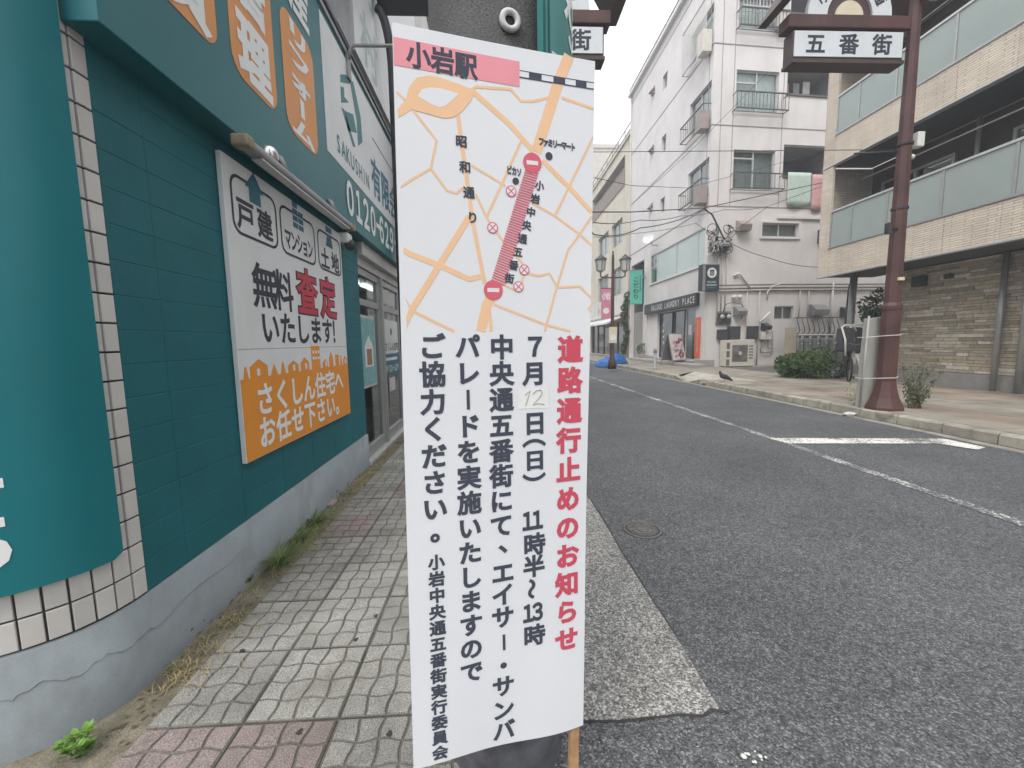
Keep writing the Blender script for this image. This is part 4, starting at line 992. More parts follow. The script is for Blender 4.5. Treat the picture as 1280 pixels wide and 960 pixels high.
column(spread('小岩中央通五番街実行委員会', P6(145,132), P6(160,892)), 21.5, 'banner_ink', .042)
# pasted correction with a hand-written 12
q = [P5(474,356), P5(594,352), P5(594,268), P5(474,272)]; pt_ = bpoly(q, L2).build('date_patch', 'paper_patch', ban)
m = MB()
for pts in ([(500,300),(520,283),(512,312),(502,342)], [(532,296),(545,283),(562,280),(570,290),(560,308),(538,332),(530,340),(552,334),(578,338)]):
    m.tube([BF.at(*P5(*p), L3+dsp(*P5(*p))) for p in pts], .0011, 5)
m.build('handwriting', 'pencil', pt_)
# ---------------------------------------------------------------- shopping-street gate posts with hanging name signs
def gate(xp, sgn, yp, zb, label):
    root = thing('gate_post', (xp, yp, zb), label, 'gate post', 'street gate posts')
    MB().lathe((xp,yp,zb), [(.255,-.03),(.25,.05),(.235,.08),(.185,.2),(.15,.33),(.128,.45),(.125,1.55),(.138,1.58),(.138,1.63),(.110,1.68),(.070,6.4)], 8, smooth=False).build('post', 'post_maroon', root)
    fr = Frame((xp, yp+.045, 0), (1,0,0), (0,-1,0)); X = lambda d_: sgn*d_
    def fb(mb, a, b, c, d_, n0, n1): mb.fbox(fr, min(X(a),X(b)), max(X(a),X(b)), c, d_, n0, n1); return mb
    fb(MB(), .06, 1.89, 5.725, 5.90, -.16, .06).build('beam', 'post_maroon', root, bev=.012)
    fb(MB(), .13, 1.80, 5.30, 5.70, -.16, .03).build('sign_box', 'roof_maroon', root, bev=.006)
    pn = fb(MB(), .15, 1.78, 5.34, 5.685, .031, .045).build('sign_face', 'sign_panel', root, bev=.004)
    fb(MB(), .12, 1.81, 5.255, 5.30, -.17, .055).build('sign_tray', 'roof_maroon', root)
    for d_ in (.4, 1.5): fb(MB(), d_-.02, d_+.02, 5.69, 5.73, -.06, .0).build('hanger', 'dark_metal', root)
    c = X(.965); order = '五番街'
    text_run(fr, order, (c-.5,5.515), (c+.5,5.515), .0465, .30, .285, .03).build('lettering', 'letter_ink', pn)
    ar = MB(); k = 18; o_ = [(c+.63*math.cos(math.pi*i/k), 5.91+.63*math.sin(math.pi*i/k)) for i in range(k+1)]; i2 = [(c+.34*math.cos(math.pi*i/k), 5.91+.34*math.sin(math.pi*i/k)) for i in range(k+1)]
    for i in range(k): ar.fpoly(fr, [o_[i], o_[i+1], i2[i+1], i2[i]], -.04, .03)
    ac = ar.build('arch_face', 'sign_panel', root)
    m = MB()
    for i, ch in enumerate('小岩中央通'):
        t = math.pi*(1-(i+.5)/5*.86-.07); put_char(m, fr, ch, c+.485*math.cos(t), 5.92+.485*math.sin(t), .0315, .19, .19, .03, t-math.pi/2)
    m.build('lettering', 'letter_ink', ac)
    MB().fpoly(fr, i2, -.05, .0).build('arch_back', 'roof_maroon', root); MB().fpoly(fr, [(c+.21*math.cos(math.pi*i/k), 5.905+.21*math.sin(math.pi*i/k)) for i in range(k+1)], .001, .02).build('arch_centre', 'cream_disc', root)
    for q_ in (-1, 1): MB().fpoly(fr, [(c+q_*.99, 5.98),(c+q_*.55, 6.72),(c, 6.9),(c, 7.02),(c+q_*.6, 6.84),(c+q_*1.12, 5.98)], -.35, .2).build('roof_slope', 'roof_maroon', root)
    m = MB(); fb(m, .15, 1.8, 6.9, 6.98, -.3, .15); m.build('ridge_beam', 'post_maroon', root)
    return root
gr = gate(6.2, -1, 6.1, ZP, 'maroon steel gate post with five-bangai name sign on the right kerb')
gr['label'] = 'maroon steel post with flared base and hanging white name sign on the right kerb'
gate(-.15, 1, 6.1, 0, 'gate sign post hidden behind the utility pole, only the end of its white sign showing')
# fittings on the right post
b_ = ypx(1144, 176, 6.1); o = MB().box((b_.x-.04,6.02,b_.z-.11),(b_.x+.07,6.13,b_.z+.10)).build('junction_box', 'pipe_white', gr, bev=.012)
b_ = ypx(1138, 197, 6.1); MB().ball(b_+V((.0,-.02,0)), .04, 10).build('small_lamp', 'pipe_white', gr)
a = ypx(1075, 189, 6.1); MB().tube([(6.1,6.1,a.z),(a.x,6.2,a.z+.01)], .014, 6).build('side_rod', 'dark_metal', gr)
a = ypx(1109, 285, 6.0); MB().box((a.x-.03,5.95,a.z-.09),(a.x+.03,6.02,a.z+.07)).build('bracket_camera', 'dark_metal', gr, bev=.01); MB().tube([(a.x,6.0,a.z),(6.17,6.05,a.z)], .012, 6).build('camera_arm', 'dark_metal', gr)
for z_ in (3.2, 4.12): MB().lathe((6.2,6.1,z_), [(.118-.008*z_/4,0),(.118-.008*z_/4,.03)], 8, smooth=False).build('band', 'dark_metal', gr)
a = ypx(1113, 349, 6.0); MB().box((6.2-.06,5.965,a.z-.02),(6.2+.03,5.99,a.z+.025)).build('sticker', 'cream_disc', gr)
# ---------------------------------------------------------------- white apartment block with the laundry on the corner
AP = thing('apartment_block', (10,19,ZP), 'five-storey off-white apartment block with a dark laundry shopfront on its corner', 'building')
FT = Frame((8.79,16.54,0), (0,-1,0), (-1,0,0))               # street front, s = 16.54 - Y
a4 = math.radians(4.5); SD = Frame((8.79,16.54,0), (math.cos(a4),math.sin(a4),0), (math.sin(a4),-math.cos(a4),0))
TOP = 16.15; fy_ = lambda y: 16.54-y
fw_ = [(fy_(18.5),fy_(16.66),13.0,14.25),(fy_(18.42),fy_(16.66),9.95,11.45),(fy_(18.42),fy_(16.66),7.12,8.57)]
fsm = [(fy_(21.44),fy_(20.88),13.73,14.43),(fy_(21.44),fy_(20.88),10.74,11.52),(fy_(21.44),fy_(20.88),7.78,8.5)]
film = (fy_(22.55),fy_(16.78),4.37,5.88); shop = (fy_(21.5),fy_(17.35),.34,2.68); stair = (fy_(25.75),fy_(23.55),.15,5.92)
wall_holes(MB(), FT, -9.6, 0, -.02, TOP, fw_+fsm+[film, shop, stair], .22).build('front_wall', 'plaster', AP)
sw = [(.98,2.81,13.3,14.5),(.98,2.81,10.28,11.8),(.98,2.80,7.3,8.82)]; so_ = [(3.17,5.4,14.0,15.1),(3.17,5.4,11.02,12.1),(3.17,5.4,7.88,9.1)]; s2 = [(2.32,3.98,5.45,6.0)]; s1_ = [(3.1,3.99,2.06,2.63),(7.31,8.4,2.09,2.65)]
wall_holes(MB(), SD, 0, 18, -.02, TOP, sw+so_+s2+s1_, .2).build('side_wall', 'plaster', AP)
P0 = FT.at(-9.6, 0); P1 = SD.at(18, 0); m = MB(); m.prism([(8.6,26.3,TOP),(8.6,16.36,TOP),(P1.x,P1.y-.2,TOP),(P1.x,26.3,TOP)], (0,0,.16)); m.build('roof_slab', 'plaster', AP)
m = MB(); m.quad((8.79,26.14,0),(20,26.14,0),(20,26.14,TOP),(8.79,26.14,TOP)); m.build('rear_wall', 'plaster', AP)
m = MB()
for y0 in (16.5, 18.6, 20.9, 24.2):
    y1 = {16.5:18.5, 18.6:20.8, 20.9:24.1, 24.2:26.1}[y0]; m.tube([(8.66,y0,TOP+.34),(8.66,y1,TOP+.34)], .03, 6)
    for k in range(4): m.tube([(8.66,y0+(y1-y0)*k/3,TOP+.1),(8.66,y0+(y1-y0)*k/3,TOP+.34)], .018, 5)
m.build('roof_rail', 'rail_dark', AP)
m = MB()
for z_ in (15.7, 12.69, 9.71, 6.62):
    m.fbox(FT, -9.6, 0, z_-.02, z_+.02, -.01, .012); m.fbox(SD, 0, 18, z_-.02, z_+.02, -.01, .012)
for s_ in (.36, .88, 3.03, 5.5): m.fbox(SD, s_-.012, s_+.012, 6.62, TOP, -.01, .008)
m.fbox(FT, -.33, -.30, 6.62, TOP, -.01, .008)
m.build('joint_lines', 'joint_line', AP)
MB().fbox(SD, 3.0, 9, 6.17, 6.29, 0, .09).build('ledge', 'plaster', AP, bev=.01)
def window(fr, h, parent, curtain='curtain_white', split=.5, d=.14, transom=0):
    a, b, c, e = h; fm = MB(); mid = a+(b-a)*split; t = .05
    for (p, q, r, u) in ((a,a+t,c,e),(b-t,b,c,e),(a+t,b-t,c,c+t),(a+t,b-t,e-t,e),(mid-t/2,mid+t/2,c+t,e-t)): fm.fbox(fr, p, q, r, u, -d, -d+.06)
    if transom: fm.fbox(fr, a+t, mid-t/2, transom, transom+.05, -d, -d+.055)
    w_ = fm.build('window', 'alu_light', parent)
    for p, q in ((a+t, mid-t/2), (mid+t/2, b-t)): MB().fbox(fr, p, q, c+t, e-t, -d+.012, -d+.02).build('pane', 'window_glass', w_)
    cm = MB(); k = 22; pv = None
    for i in range(k+1):
        s_ = a+(b-a)*i/k; nn_ = -d-.06+.025*math.sin(i*2.3)
        if pv: cm.quad(fr.at(pv[0],c,pv[1]), fr.at(s_,c,nn_), fr.at(s_,e,nn_), fr.at(pv[0],e,pv[1]), smooth=True)
        pv = (s_, nn_)
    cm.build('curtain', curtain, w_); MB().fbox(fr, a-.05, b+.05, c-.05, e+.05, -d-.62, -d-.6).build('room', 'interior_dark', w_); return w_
def rail(fr, s0, s1, z0, z1, n, parent, mt_='rail_dark', bars=12, th=.016, n0=.0):
    m = MB(); m.fbox(fr, s0, s1, z1-.035, z1, n-.03, n+.02); m.fbox(fr, s0, s1, z0, z0+.03, n-.03, n+.02)
    for k in range(bars+1): s_ = s0+(s1-s0)*k/bars; m.fbox(fr, s_-th/2, s_+th/2, z0, z1, n-.012, n+.004)
    for s_ in (s0, s1):
        for z_ in (z0+.015, z1-.02): m.fbox(fr, s_-.012, s_+.012, z_-.014, z_+.014, n0, n)
    m.fbox(fr, s0, s1, z0+.001, z0+.02, n0+.05, n0+.08)
    return m.build('railing', mt_, parent)
for k, h in enumerate(fw_):
    window(FT, h, AP, 'curtain_grey' if k else 'curtain_white', .5)
    if k == 0:
        rail(FT, h[0]-.15, h[1]+.02, h[2]-.25, h[3]+.2, .3, AP, 'rail_white', 22, .02)
    else: rail(FT, h[0]-.2, h[1]+.02, h[2]-.05, h[2]+.62, .32, AP, 'rail_dark', 12)
    u = MB().fbox(FT, -.52, -.08, h[2]-.35 if k else h[2]-.55, h[2]+.35 if k else h[2]+.25, .05, .42).build('ventilation_box', 'ac_cream' if k == 0 else 'vent_brown', AP, bev=.02)
for k, h in enumerate(fsm):
    window(FT, h, AP, 'curtain_grey', .5, .16); z_ = (h[2]+h[3])/2+.35; m = MB(); s_ = fy_(22.6)
    m.fpoly(FT, [(s_-.16,z_-.16),(s_+.16,z_-.16),(s_+.16,z_+.05),(s_-.16,z_+.05)], .0, .1); m.prism([FT.at(s_-.16,z_+.25,0),FT.at(s_-.16,z_-.05,.24),FT.at(s_-.16,z_-.05,0)], FT.a*.32); m.build('vent_hood', 'vent_brown', AP)
window(SD, sw[0], AP, 'curtain_white'); rail(SD, .88, 2.9, 13.2, 13.85, .3, AP, 'rail_dark', 14); rail(SD, .95, 2.86, 13.86, 14.7, .3, AP, 'rail_white', 14)
window(SD, sw[1], AP, 'curtain_white', transom=11.35); rail(SD, .84, 3.04, 10.22, 10.86, .3, AP, 'rail_dark', 14)
window(SD, sw[2], AP, 'curtain_grey', transom=8.5); rail(SD, .86, 3.03, 7.24, 7.85, .3, AP, 'rail_dark', 5)
MB().fbox(SD, 2.45, 2.86, 13.27, 13.85, .06, .28).build('balcony_cooler', 'ac_cream', AP, bev=.02)
for h in s2+s1_: window(SD, h, AP, 'curtain_grey', .5, .12)
m = MB(); h = s2[0]
for (a, b, c, d) in ((h[0]-.06,h[1]+.1,h[2]-.08,h[2]),(h[0]-.06,h[1]+.1,h[3],h[3]+.07),(h[0]-.06,h[0],h[2],h[3]),(h[1],h[1]+.1,h[2],h[3])): m.fbox(SD, a, b, c, d, 0, .07)
m.build('window_surround', 'plaster', AP, bev=.008)
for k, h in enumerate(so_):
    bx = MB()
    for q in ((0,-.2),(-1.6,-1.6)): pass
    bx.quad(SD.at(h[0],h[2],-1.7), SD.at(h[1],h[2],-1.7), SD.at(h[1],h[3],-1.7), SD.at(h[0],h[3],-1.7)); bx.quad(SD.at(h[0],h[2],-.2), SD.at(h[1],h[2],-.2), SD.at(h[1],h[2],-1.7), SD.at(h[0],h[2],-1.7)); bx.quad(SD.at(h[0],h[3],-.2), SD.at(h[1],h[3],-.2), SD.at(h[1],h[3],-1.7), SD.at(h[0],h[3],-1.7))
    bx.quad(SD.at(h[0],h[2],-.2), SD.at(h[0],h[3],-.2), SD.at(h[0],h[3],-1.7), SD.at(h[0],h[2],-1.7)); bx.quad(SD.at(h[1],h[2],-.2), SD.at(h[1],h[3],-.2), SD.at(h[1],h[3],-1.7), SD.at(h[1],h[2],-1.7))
    bx.build('loggia', 'meter_grey', AP); MB().fbox(SD, 3.2, 5.35, h[2]+.02, h[3]-.02, -1.69, -1.64).build('loggia_door', 'interior_dark', AP)  # loggia walls in darker grey: shade of the deep recess put into the colour
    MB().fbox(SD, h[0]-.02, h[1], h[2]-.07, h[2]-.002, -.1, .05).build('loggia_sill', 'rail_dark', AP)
lab_ = 'laundry hanging in the fourth-floor loggia of the white block'
cl_ = [('towel', 3.55, 11.25, .22, .55, 'towel_pink', 'small pink cloth drying in the upper loggia'), ('shirt', 3.95, 11.2, .3, .62, 'curtain_grey', 'grey shirt drying in the upper loggia'), ('white_cloth', 4.4, 11.3, .32, .6, 'curtain_white', 'white cloth drying in the upper loggia')]
for nm, s_, z_, w_, h_, mt_, lb in cl_:
    m = MB(); k = 8; pv = None
    for i in range(k+1):
        q = (s_+w_*i/k, -.6+.02*math.sin(i*2)); 
        if pv: m.quad(SD.at(pv[0],z_,pv[1]), SD.at(q[0],z_,q[1]), SD.at(q[0],z_+h_,q[1]), SD.at(pv[0],z_+h_,pv[1])); m.quad(SD.at(pv[0],z_,pv[1]-.012), SD.at(q[0],z_,q[1]-.012), SD.at(q[0],z_+h_,q[1]-.012), SD.at(pv[0],z_+h_,pv[1]-.012))
        pv = q
    tag(m.build(nm, mt_), lb, 'laundry', 'laundry in the upper loggia')
def drape(s0, s1, z0, z1, n, mt_, lb, nm):
    m = MB(); k, j = 12, 8; g = []
    for b in range(j+1):
        for a in range(k+1):
            u, v = a/k, b/j; g.append(SD.at(s0+(s1-s0)*u, z0+(z1-z0)*v+(-.12*math.sin(math.pi*u) if v == 0 else 0), n+.03*math.sin(u*7)*(1-v)+.02*(1-v)))
    fs = [(b*(k+1)+a, b*(k+1)+a+1, (b+1)*(k+1)+a+1, (b+1)*(k+1)+a) for b in range(j) for a in range(k)]
    m.add(g, fs, True); o = m.build(nm, mt_); md = o.modifiers.new('s', 'SOLIDIFY'); md.thickness = .015; return tag(o, lb, 'towel')
drape(3.35, 4.4, 6.75, 8.0, .08, 'towel_mint', 'pale green towel hung over the third-floor loggia sill', 'towel'); drape(4.45, 5.1, 6.6, 7.95, .08, 'towel_pink', 'pink patterned towel hung beside the pale green one', 'towel')
# ground floor of the corner
MB().fbox(FT, -9.6, fy_(22.95), .15, 3.6, .0, .03).build('stair_bay', 'plaster_low', AP) if 0 else None
for y0, y1 in ((16.56,17.28),(22.9,23.5)): MB().fbox(FT, fy_(y1), fy_(y0), .42, 3.32, .002, .05).build('pilaster', 'white_wall', AP, bev=.01)
for y0, y1 in ((16.5,17.3),(21.6,23.5)): MB().fbox(FT, fy_(y1), fy_(y0), -.02, .42, .003, .09).build('stone_base', 'base_stone', AP, bev=.01)
MB().fbox(SD, 0, .4, .42, 3.32, .002, .03).build('pilaster_return', 'white_wall', AP); MB().fbox(SD, -.05, .42, -.02, .42, .003, .06).build('stone_base', 'base_stone', AP)
# film-glazed first-floor window band
a, b, c, d = film; ed = [fy_(22.55), fy_(21.75), fy_(19.5), fy_(17.45), fy_(16.78)]
for i in range(4):
    fm = MB()
    for (p, q, r, u) in ((ed[i],ed[i]+.05,c,d),(ed[i+1]-.05,ed[i+1],c,d),(ed[i]+.05,ed[i+1]-.05,c,c+.05),(ed[i]+.05,ed[i+1]-.05,d-.05,d)): fm.fbox(FT, p, q, r, u, -.1, -.03)
    f_ = fm.build('window_frame', 'alu_light', AP)
    if i: MB().fbox(FT, ed[i]+.05, ed[i+1]-.05, c+.05, d-.05, -.075, -.06).build('pane', 'film_glass', f_)
    else:
        MB().fbox(FT, ed[0]+.05, ed[1]-.05, c+.05, d-.05, -.075, -.06).build('pane', 'window_glass', f_); MB().fbox(FT, ed[0]+.05, ed[1]-.05, 5.2, 5.25, -.1, -.03).build('transom', 'alu_light', f_)
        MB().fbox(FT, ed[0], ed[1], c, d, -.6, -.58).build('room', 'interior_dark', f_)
MB().fbox(FT, fy_(22.6), fy_(16.7), 4.30, 4.37, .0, .06).build('window_sill', 'plaster', AP, bev=.008)
# black name board
nb_ = MB().fbox(FT, fy_(22.87), fy_(16.97), 2.72, 3.25, .05, .22).build('name_board', 'shop_black', AP, bev=.01)
ax, bx_ = FT.px(740+600/8, 300+685/8, .222), FT.px(740+1015/8, 300+605/8, .222)
text_run(FT, 'BALUKO LAUNDRY PLACE', (ax[0], 2.985), (bx_[0], 2.985), .2225, .27, .40, .012, center='bb').build('lettering', 'letter_white', nb_)
# recessed glass shopfront
s0, s1, z0, z1 = shop; MB().fbox(FT, s0-.1, s1+.1, z0-.1, z1+.1, -3.2, -3.1).build('shop_back', 'interior_dark', AP); MB().fbox(FT, s0-.1, s1+.1, z0-.06, z0-.002, -3.1, .12).build('shop_floor', 'base_stone', AP); MB().fbox(FT, s0-.1, s1+.1, z1+.02, z1+.06, -3.1, -.22).build('shop_ceiling', 'interior_dark', AP)
se = [s0, s0+1.55, s0+1.75, s0+2.85, s0+2.95, s1]
for (p, q) in ((se[0],se[1]),(se[2],se[3]),(se[4],se[5])):
    fm = MB()
    for (u, v, r, t) in ((p,p+.06,z0,z1),(q-.06,q,z0,z1),(p+.06,q-.06,z0,z0+.07),(p+.06,q-.06,z1-.06,z1)): fm.fbox(FT, u, v, r, t, -.2, -.13)
    f_ = fm.build('shop_door', 'alu_light' if p == se[4] else 'shop_black', AP); MB().fbox(FT, p+.06, q-.06, z0+.07, z1-.06, -.17, -.16).build('pane', 'shop_glass', f_)
m = MB()
for k in range(4): m.fpoly(FT, circ(se[0]+.45, 1.15+.3*k, .07, 10), -.158, -.154)
stuff(m.build('door_stickers', 'letter_white', AP)); MB().fbox(FT, se[4]+.25, se[4]+.55, 1.5, 1.95, -.158, -.154).build('door_notice', 'notice_paper', AP)
for k in range(3): o = MB().fbox(FT, s0+.3+k*1.3, s0+1.3+k*1.3, z0, z0+1.8, -2.9, -2.2).build('washing_machine', 'meter_grey', AP, bev=.02); MB().lathe(FT.at(s0+.8+k*1.3, z0+.9, -2.2), [(.3,0),(.3,.05),(.22,.06),(.2,.02)], 16, ax=FT.n).build('drum_door', 'shop_black', o)
st_ = MB().fbox(FT, fy_(22.4)-1.6, fy_(16.3), ZP, ZP+.13, .08, .7).build('front_step', 'base_stone', AP, bev=.015)
# stair entrance recess
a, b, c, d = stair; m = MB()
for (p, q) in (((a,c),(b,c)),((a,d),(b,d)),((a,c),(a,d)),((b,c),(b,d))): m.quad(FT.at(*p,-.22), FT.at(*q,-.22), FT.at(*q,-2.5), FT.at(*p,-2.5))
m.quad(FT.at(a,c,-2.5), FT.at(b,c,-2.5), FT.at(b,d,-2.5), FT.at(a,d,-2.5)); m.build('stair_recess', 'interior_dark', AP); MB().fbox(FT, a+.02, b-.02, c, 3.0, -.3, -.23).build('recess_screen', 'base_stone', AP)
MB().tube([FT.at(a-.28,.1,.04), FT.at(a-.28,TOP,.04)], .045, 8).build('downpipe', 'pipe_beige', AP)
# orange-red upright sign on the pilaster
og = thing('vertical_sign', FT.at(fy_(17.03),.5), 'orange-red upright sign strip beside the laundry door', 'sign')
MB().fbox(FT, fy_(17.25), fy_(16.80), .5, 2.22, .051, .075).build('panel', 'orange_red', og); m = MB()
for k in range(14): m.fbox(FT, fy_(17.03)-.05, fy_(17.03)+.05-.02*(k % 3), 2.05-.1*k, 2.09-.1*k, .0755, .077)
stuff(m.build('faint_print', 'poster_pale', og))
# projecting slate sign with white disc (faces the camera)
sb = thing('box_sign', SD.at(-.08,3.2,.15), 'dark slate box sign with a white washing-machine disc on the block corner', 'sign')
MB().fbox(SD, -.45, .31, 3.22, 4.26, .10, .36).build('box', 'sign_slate', sb, bev=.015)
MB().fbox(SD, -.42, -.30, 3.20, 4.28, .361, .37).build('edge_strip', 'steel_grey', sb)
MB().fpoly(SD, circ(-.02, 3.93, .2, 26), .361, .368).build('disc', 'letter_white', sb); MB().fpoly(SD, rrect(-.11, .07, 3.82, 4.05, .02), .369, .374).build('machine_icon', 'sign_slate', sb)
MB().fpoly(SD, circ(-.02, 3.915, .06, 14), .3745, .377).build('drum_icon', 'letter_white', sb); MB().fpoly(SD, circ(-.02, 3.915, .04, 12), .3775, .379).build('drum_hole', 'sign_slate', sb)
text_run(SD, 'BALUKO', (-.17,3.57), (.13,3.57), .3625, .085, .10, .01, center='bb').build('lettering', 'letter_white', sb); MB().fbox(SD, -.24, .2, 3.43, 3.47, .361, .364).build('text_bar', 'letter_pale', sb); MB().fbox(SD, -.2, .17, 3.32, 3.36, .361, .364).build('text_bar', 'icon_teal', sb)
# mint sign in the stair bay
ms = thing('mint_sign', (8.4,24.5,3.3), 'mint green projecting sign with dark vertical kana above the stair entrance', 'sign')
c0 = ypx(740+390/8, 300+470/8, 23.3); c1 = ypx(740+505/8, 300+470/8, 23.3); zt_ = ypx(795, 300+305/8, 23.3).z; zb_ = ypx(795, 300+640/8, 23.3).z
MF = Frame((0,23.3,0),(1,0,0),(0,-1,0)); MB().fbox(MF, c0.x, c1.x, zb_, zt_, -.2, 0).build('box', 'sign_mint', ms, bev=.02); MB().fbox(MF, c0.x-.02, c1.x+.02, zt_+.001, zt_+.05, -.21, .01).build('top_trim', 'steel_grey', ms)
text_run(MF, 'こだわり', ((c0.x+c1.x)/2-.04, zt_-.50), ((c0.x+c1.x)/2-.04, zb_+.42), .002, .36, .31, .03).build('lettering', 'letter_ink', ms); m = MB()
for k in range(9): m.fbox(MF, c1.x-.17, c1.x-.09, zt_-.35-.1*k, zt_-.29-.1*k, .001, .003)
stuff(m.build('faint_print', 'letter_ink', ms))
MB().box((c1.x,23.32,zt_-.4),(8.80,23.42,zt_-.3)).build('bracket', 'steel_grey', ms)
# satellite dish
q = FT.px(813, 298, .4); dsh = thing('satellite_dish', FT.at(q[0],q[1]-.3,.0), 'small white satellite dish on the street front of the white block', 'dish')
MB().lathe(FT.at(q[0],q[1],.45), [(.02,0),(.15,.02),(.25,.06),(.32,.11)], 22, ax=(-.75,-.6,.28), caps=False).build('reflector', 'letter_white', dsh); MB().tube([FT.at(q[0],q[1]-.35,0), FT.at(q[0],q[1]-.35,.3), FT.at(q[0],q[1],.44)], .025, 6).build('arm', 'steel_grey', dsh)
# ---- things on the side wall
def sbox(s0, s1, z0, z1, n0, n1, nm, mt_, lb, cat, bev=.012): return tag(MB().fbox(SD, s0, s1, z0, z1, n0, n1).build(nm, mt_, bev=bev), lb, cat)
ac = thing('air_conditioner_unit', SD.at(1.2,.1,.4), 'cream outdoor air-conditioner unit with square fan grille against the side wall', 'air conditioner')
MB().fbox(SD, .60, 1.86, .16, 1.24, .12, .52).build('casing', 'ac_cream', ac, bev=.02); MB().fbox(SD, .88, 1.55, .36, 1.03, .521, .535).build('fan_recess', 'ac_grille', ac)
m = MB()
for r in (.08,.14,.2,.26,.31): m.tube([SD.at(1.215+r*math.cos(t), .695+r*math.sin(t), .545) for t in [2*math.pi*k/20 for k in range(21)]], .006, 4, caps=False)
stuff(m.build('grille_rings', 'steel_grey', ac)); MB().lathe(SD.at(1.215,.695,.536), [(.075,0),(.07,.02)], 14, ax=SD.n).build('fan_hub', 'ac_cream', ac)
for k in range(3): MB().fbox(SD, .625, .76, .20+.34*k, .45+.34*k, .521, .53).build('side_louvre', 'ac_grille', ac)
m = MB()
for k in range(5): m.fbox(SD, 1.62, 1.80, .95-.12*k, 1.0-.12*k, .521, .527)
stuff(m.build('vent_slots', 'ac_grille', ac)); MB().fbox(SD, .66, 1.8, .02, .16, .15, .5).build('stand', 'dark_metal', ac)
sbox(.50,.94,1.27,1.68,.01,.16,'meter_box','meter_dark','dark meter box low on the wall above the left of the air conditioner','meter box'); sbox(.97,1.45,1.26,1.80,.01,.2,'meter_box','meter_dark','taller dark meter box above the right of the air conditioner','meter box'); sbox(1.83,2.31,1.28,1.80,.01,.14,'wall_hatch','meter_dark','dark square wall hatch right of the air conditioner','hatch')
em = thing('electric_meters', SD.at(.8,1.9), 'pair of round-faced grey electricity meters on a board under the cable drop', 'meter'); MB().fbox(SD, .45, 1.08, 1.86, 2.42, .01, .05).build('board', 'meter_grey', em)
for s_ in (.62, .92): o = MB().fbox(SD, s_-.12, s_+.12, 1.95, 2.35, .051, .16).build('meter', 'meter_dark', em, bev=.02); MB().lathe(SD.at(s_,2.2,.16), [(.09,0),(.085,.05),(.03,.06)], 14, ax=SD.n).build('dial', 'lamp_glass', o)
def hood(s_, z_, w_, h_, nm, mt_, lb):
    m = MB(); m.prism([SD.at(s_-w_/2,z_+h_/2,0),SD.at(s_-w_/2,z_+h_/2-.04,.14),SD.at(s_-w_/2,z_,.36),SD.at(s_-w_/2,z_-h_/2,.30),SD.at(s_-w_/2,z_-h_/2,0)], SD.a*w_); return tag(m.build(nm, mt_, bev=.015), lb, 'vent hood')
hood(1.42, 2.42, .42, .4, 'vent_hood', 'meter_grey', 'grey exhaust hood on the wall between meters and corner pipes'); hood(1.42, 5.85, .5, .46, 'vent_hood', 'vent_brown', 'brown exhaust hood high on the wall left of the small double window'); hood(5.05, 2.45, .66, .5, 'vent_hood', 'meter_grey', 'large grey exhaust hood above the gas cylinders'); hood(6.4, 2.35, .42, .44, 'vent_hood', 'meter_dark', 'dark exhaust hood behind the grey support column'); hood(2.64,1.78,.26,.3,'vent_hood','meter_dark','small dark exhaust hood above the gas meter')
sbox(4.9,5.3,5.2,5.75,.01,.3,'wall_box','meter_dark','dark box on the wall at the edge of the beige building','box')
gm = thing('gas_meter', SD.at(2.65,1), 'pale gas meter with looping pipes under the small dark hood', 'meter'); MB().fbox(SD, 2.42, 2.64, 1.22, 1.55, .02, .2).build('body', 'pipe_white', gm, bev=.03); MB().fbox(SD, 2.68, 2.9, 1.22, 1.55, .02, .2).build('body', 'pipe_white', gm, bev=.03)
MB().tube([SD.at(2.53,1.22,.1), SD.at(2.5,.95,.1), SD.at(2.45,.8,.1), SD.at(2.5,.7,.1), SD.at(2.9,.68,.1), SD.at(3.02,.78,.1), SD.at(3.0,1.6,.06)], .025, 6).build('pipe', 'meter_grey', gm); MB().tube([SD.at(2.79,1.22,.1), SD.at(2.8,.9,.1), SD.at(2.95,.82,.1), SD.at(3.05,.95,.1)], .02, 6).build('pipe', 'meter_grey', gm)
tag(MB().fbox(SD, 3.17, 3.68, .02, 1.70, .55, .59).build('beige_board', 'beige_board', bev=.004), 'tall beige board standing left of the gas cylinders', 'board')
for k in range(7):
    s_ = 3.88+k*.375; c = SD.at(s_, .18, .45); cy_ = thing('gas_cylinder', c, 'grey gas cylinder, number %s from the beige board, in the row along the wall' % ('one two three four five six seven'.split()[k]), 'gas cylinder', 'gas cylinders along the side wall')
    MB().lathe(c, [(.15,0),(.17,.03),(.175,.1),(.175,.92),(.15,1.02),(.08,1.09),(.05,1.1)], 18).build('body', 'cylinder_grey', cy_); MB().lathe(c+V((0,0,1.08)), [(.09,0),(.1,.13),(.085,.14)], 14).build('valve_guard', 'cylinder_grey', cy_)
    MB().tube([c+V((.0,-.18,.85)), c+V((.06,-.19,.86))], .02, 6).build('tag', 'pipe_white', cy_)
cr_ = thing('cylinder_rack', SD.at(5,.1,.4), 'low concrete base and white top rail holding the gas cylinders', 'rack'); MB().fbox(SD, 3.66, 6.5, .02, .18, .22, .68).build('base', 'base_stone', cr_, bev=.01); MB().tube([SD.at(3.66,1.40,.66), SD.at(6.5,1.37,.66)], .032, 6).build('rail', 'pipe_white', cr_)
for s_ in (3.68, 6.48): MB().tube([SD.at(s_,.18,.66), SD.at(s_,1.40,.66)], .02, 6).build('upright', 'steel_grey', cr_)
g_ = thing('window_grille', SD.at(5,1.5,.1), 'curved dark iron grille above the gas cylinders', 'grille'); m = MB(); m.tube([SD.at(3.95,2.12,.2), SD.at(5.95,2.12,.2)], .025, 6)
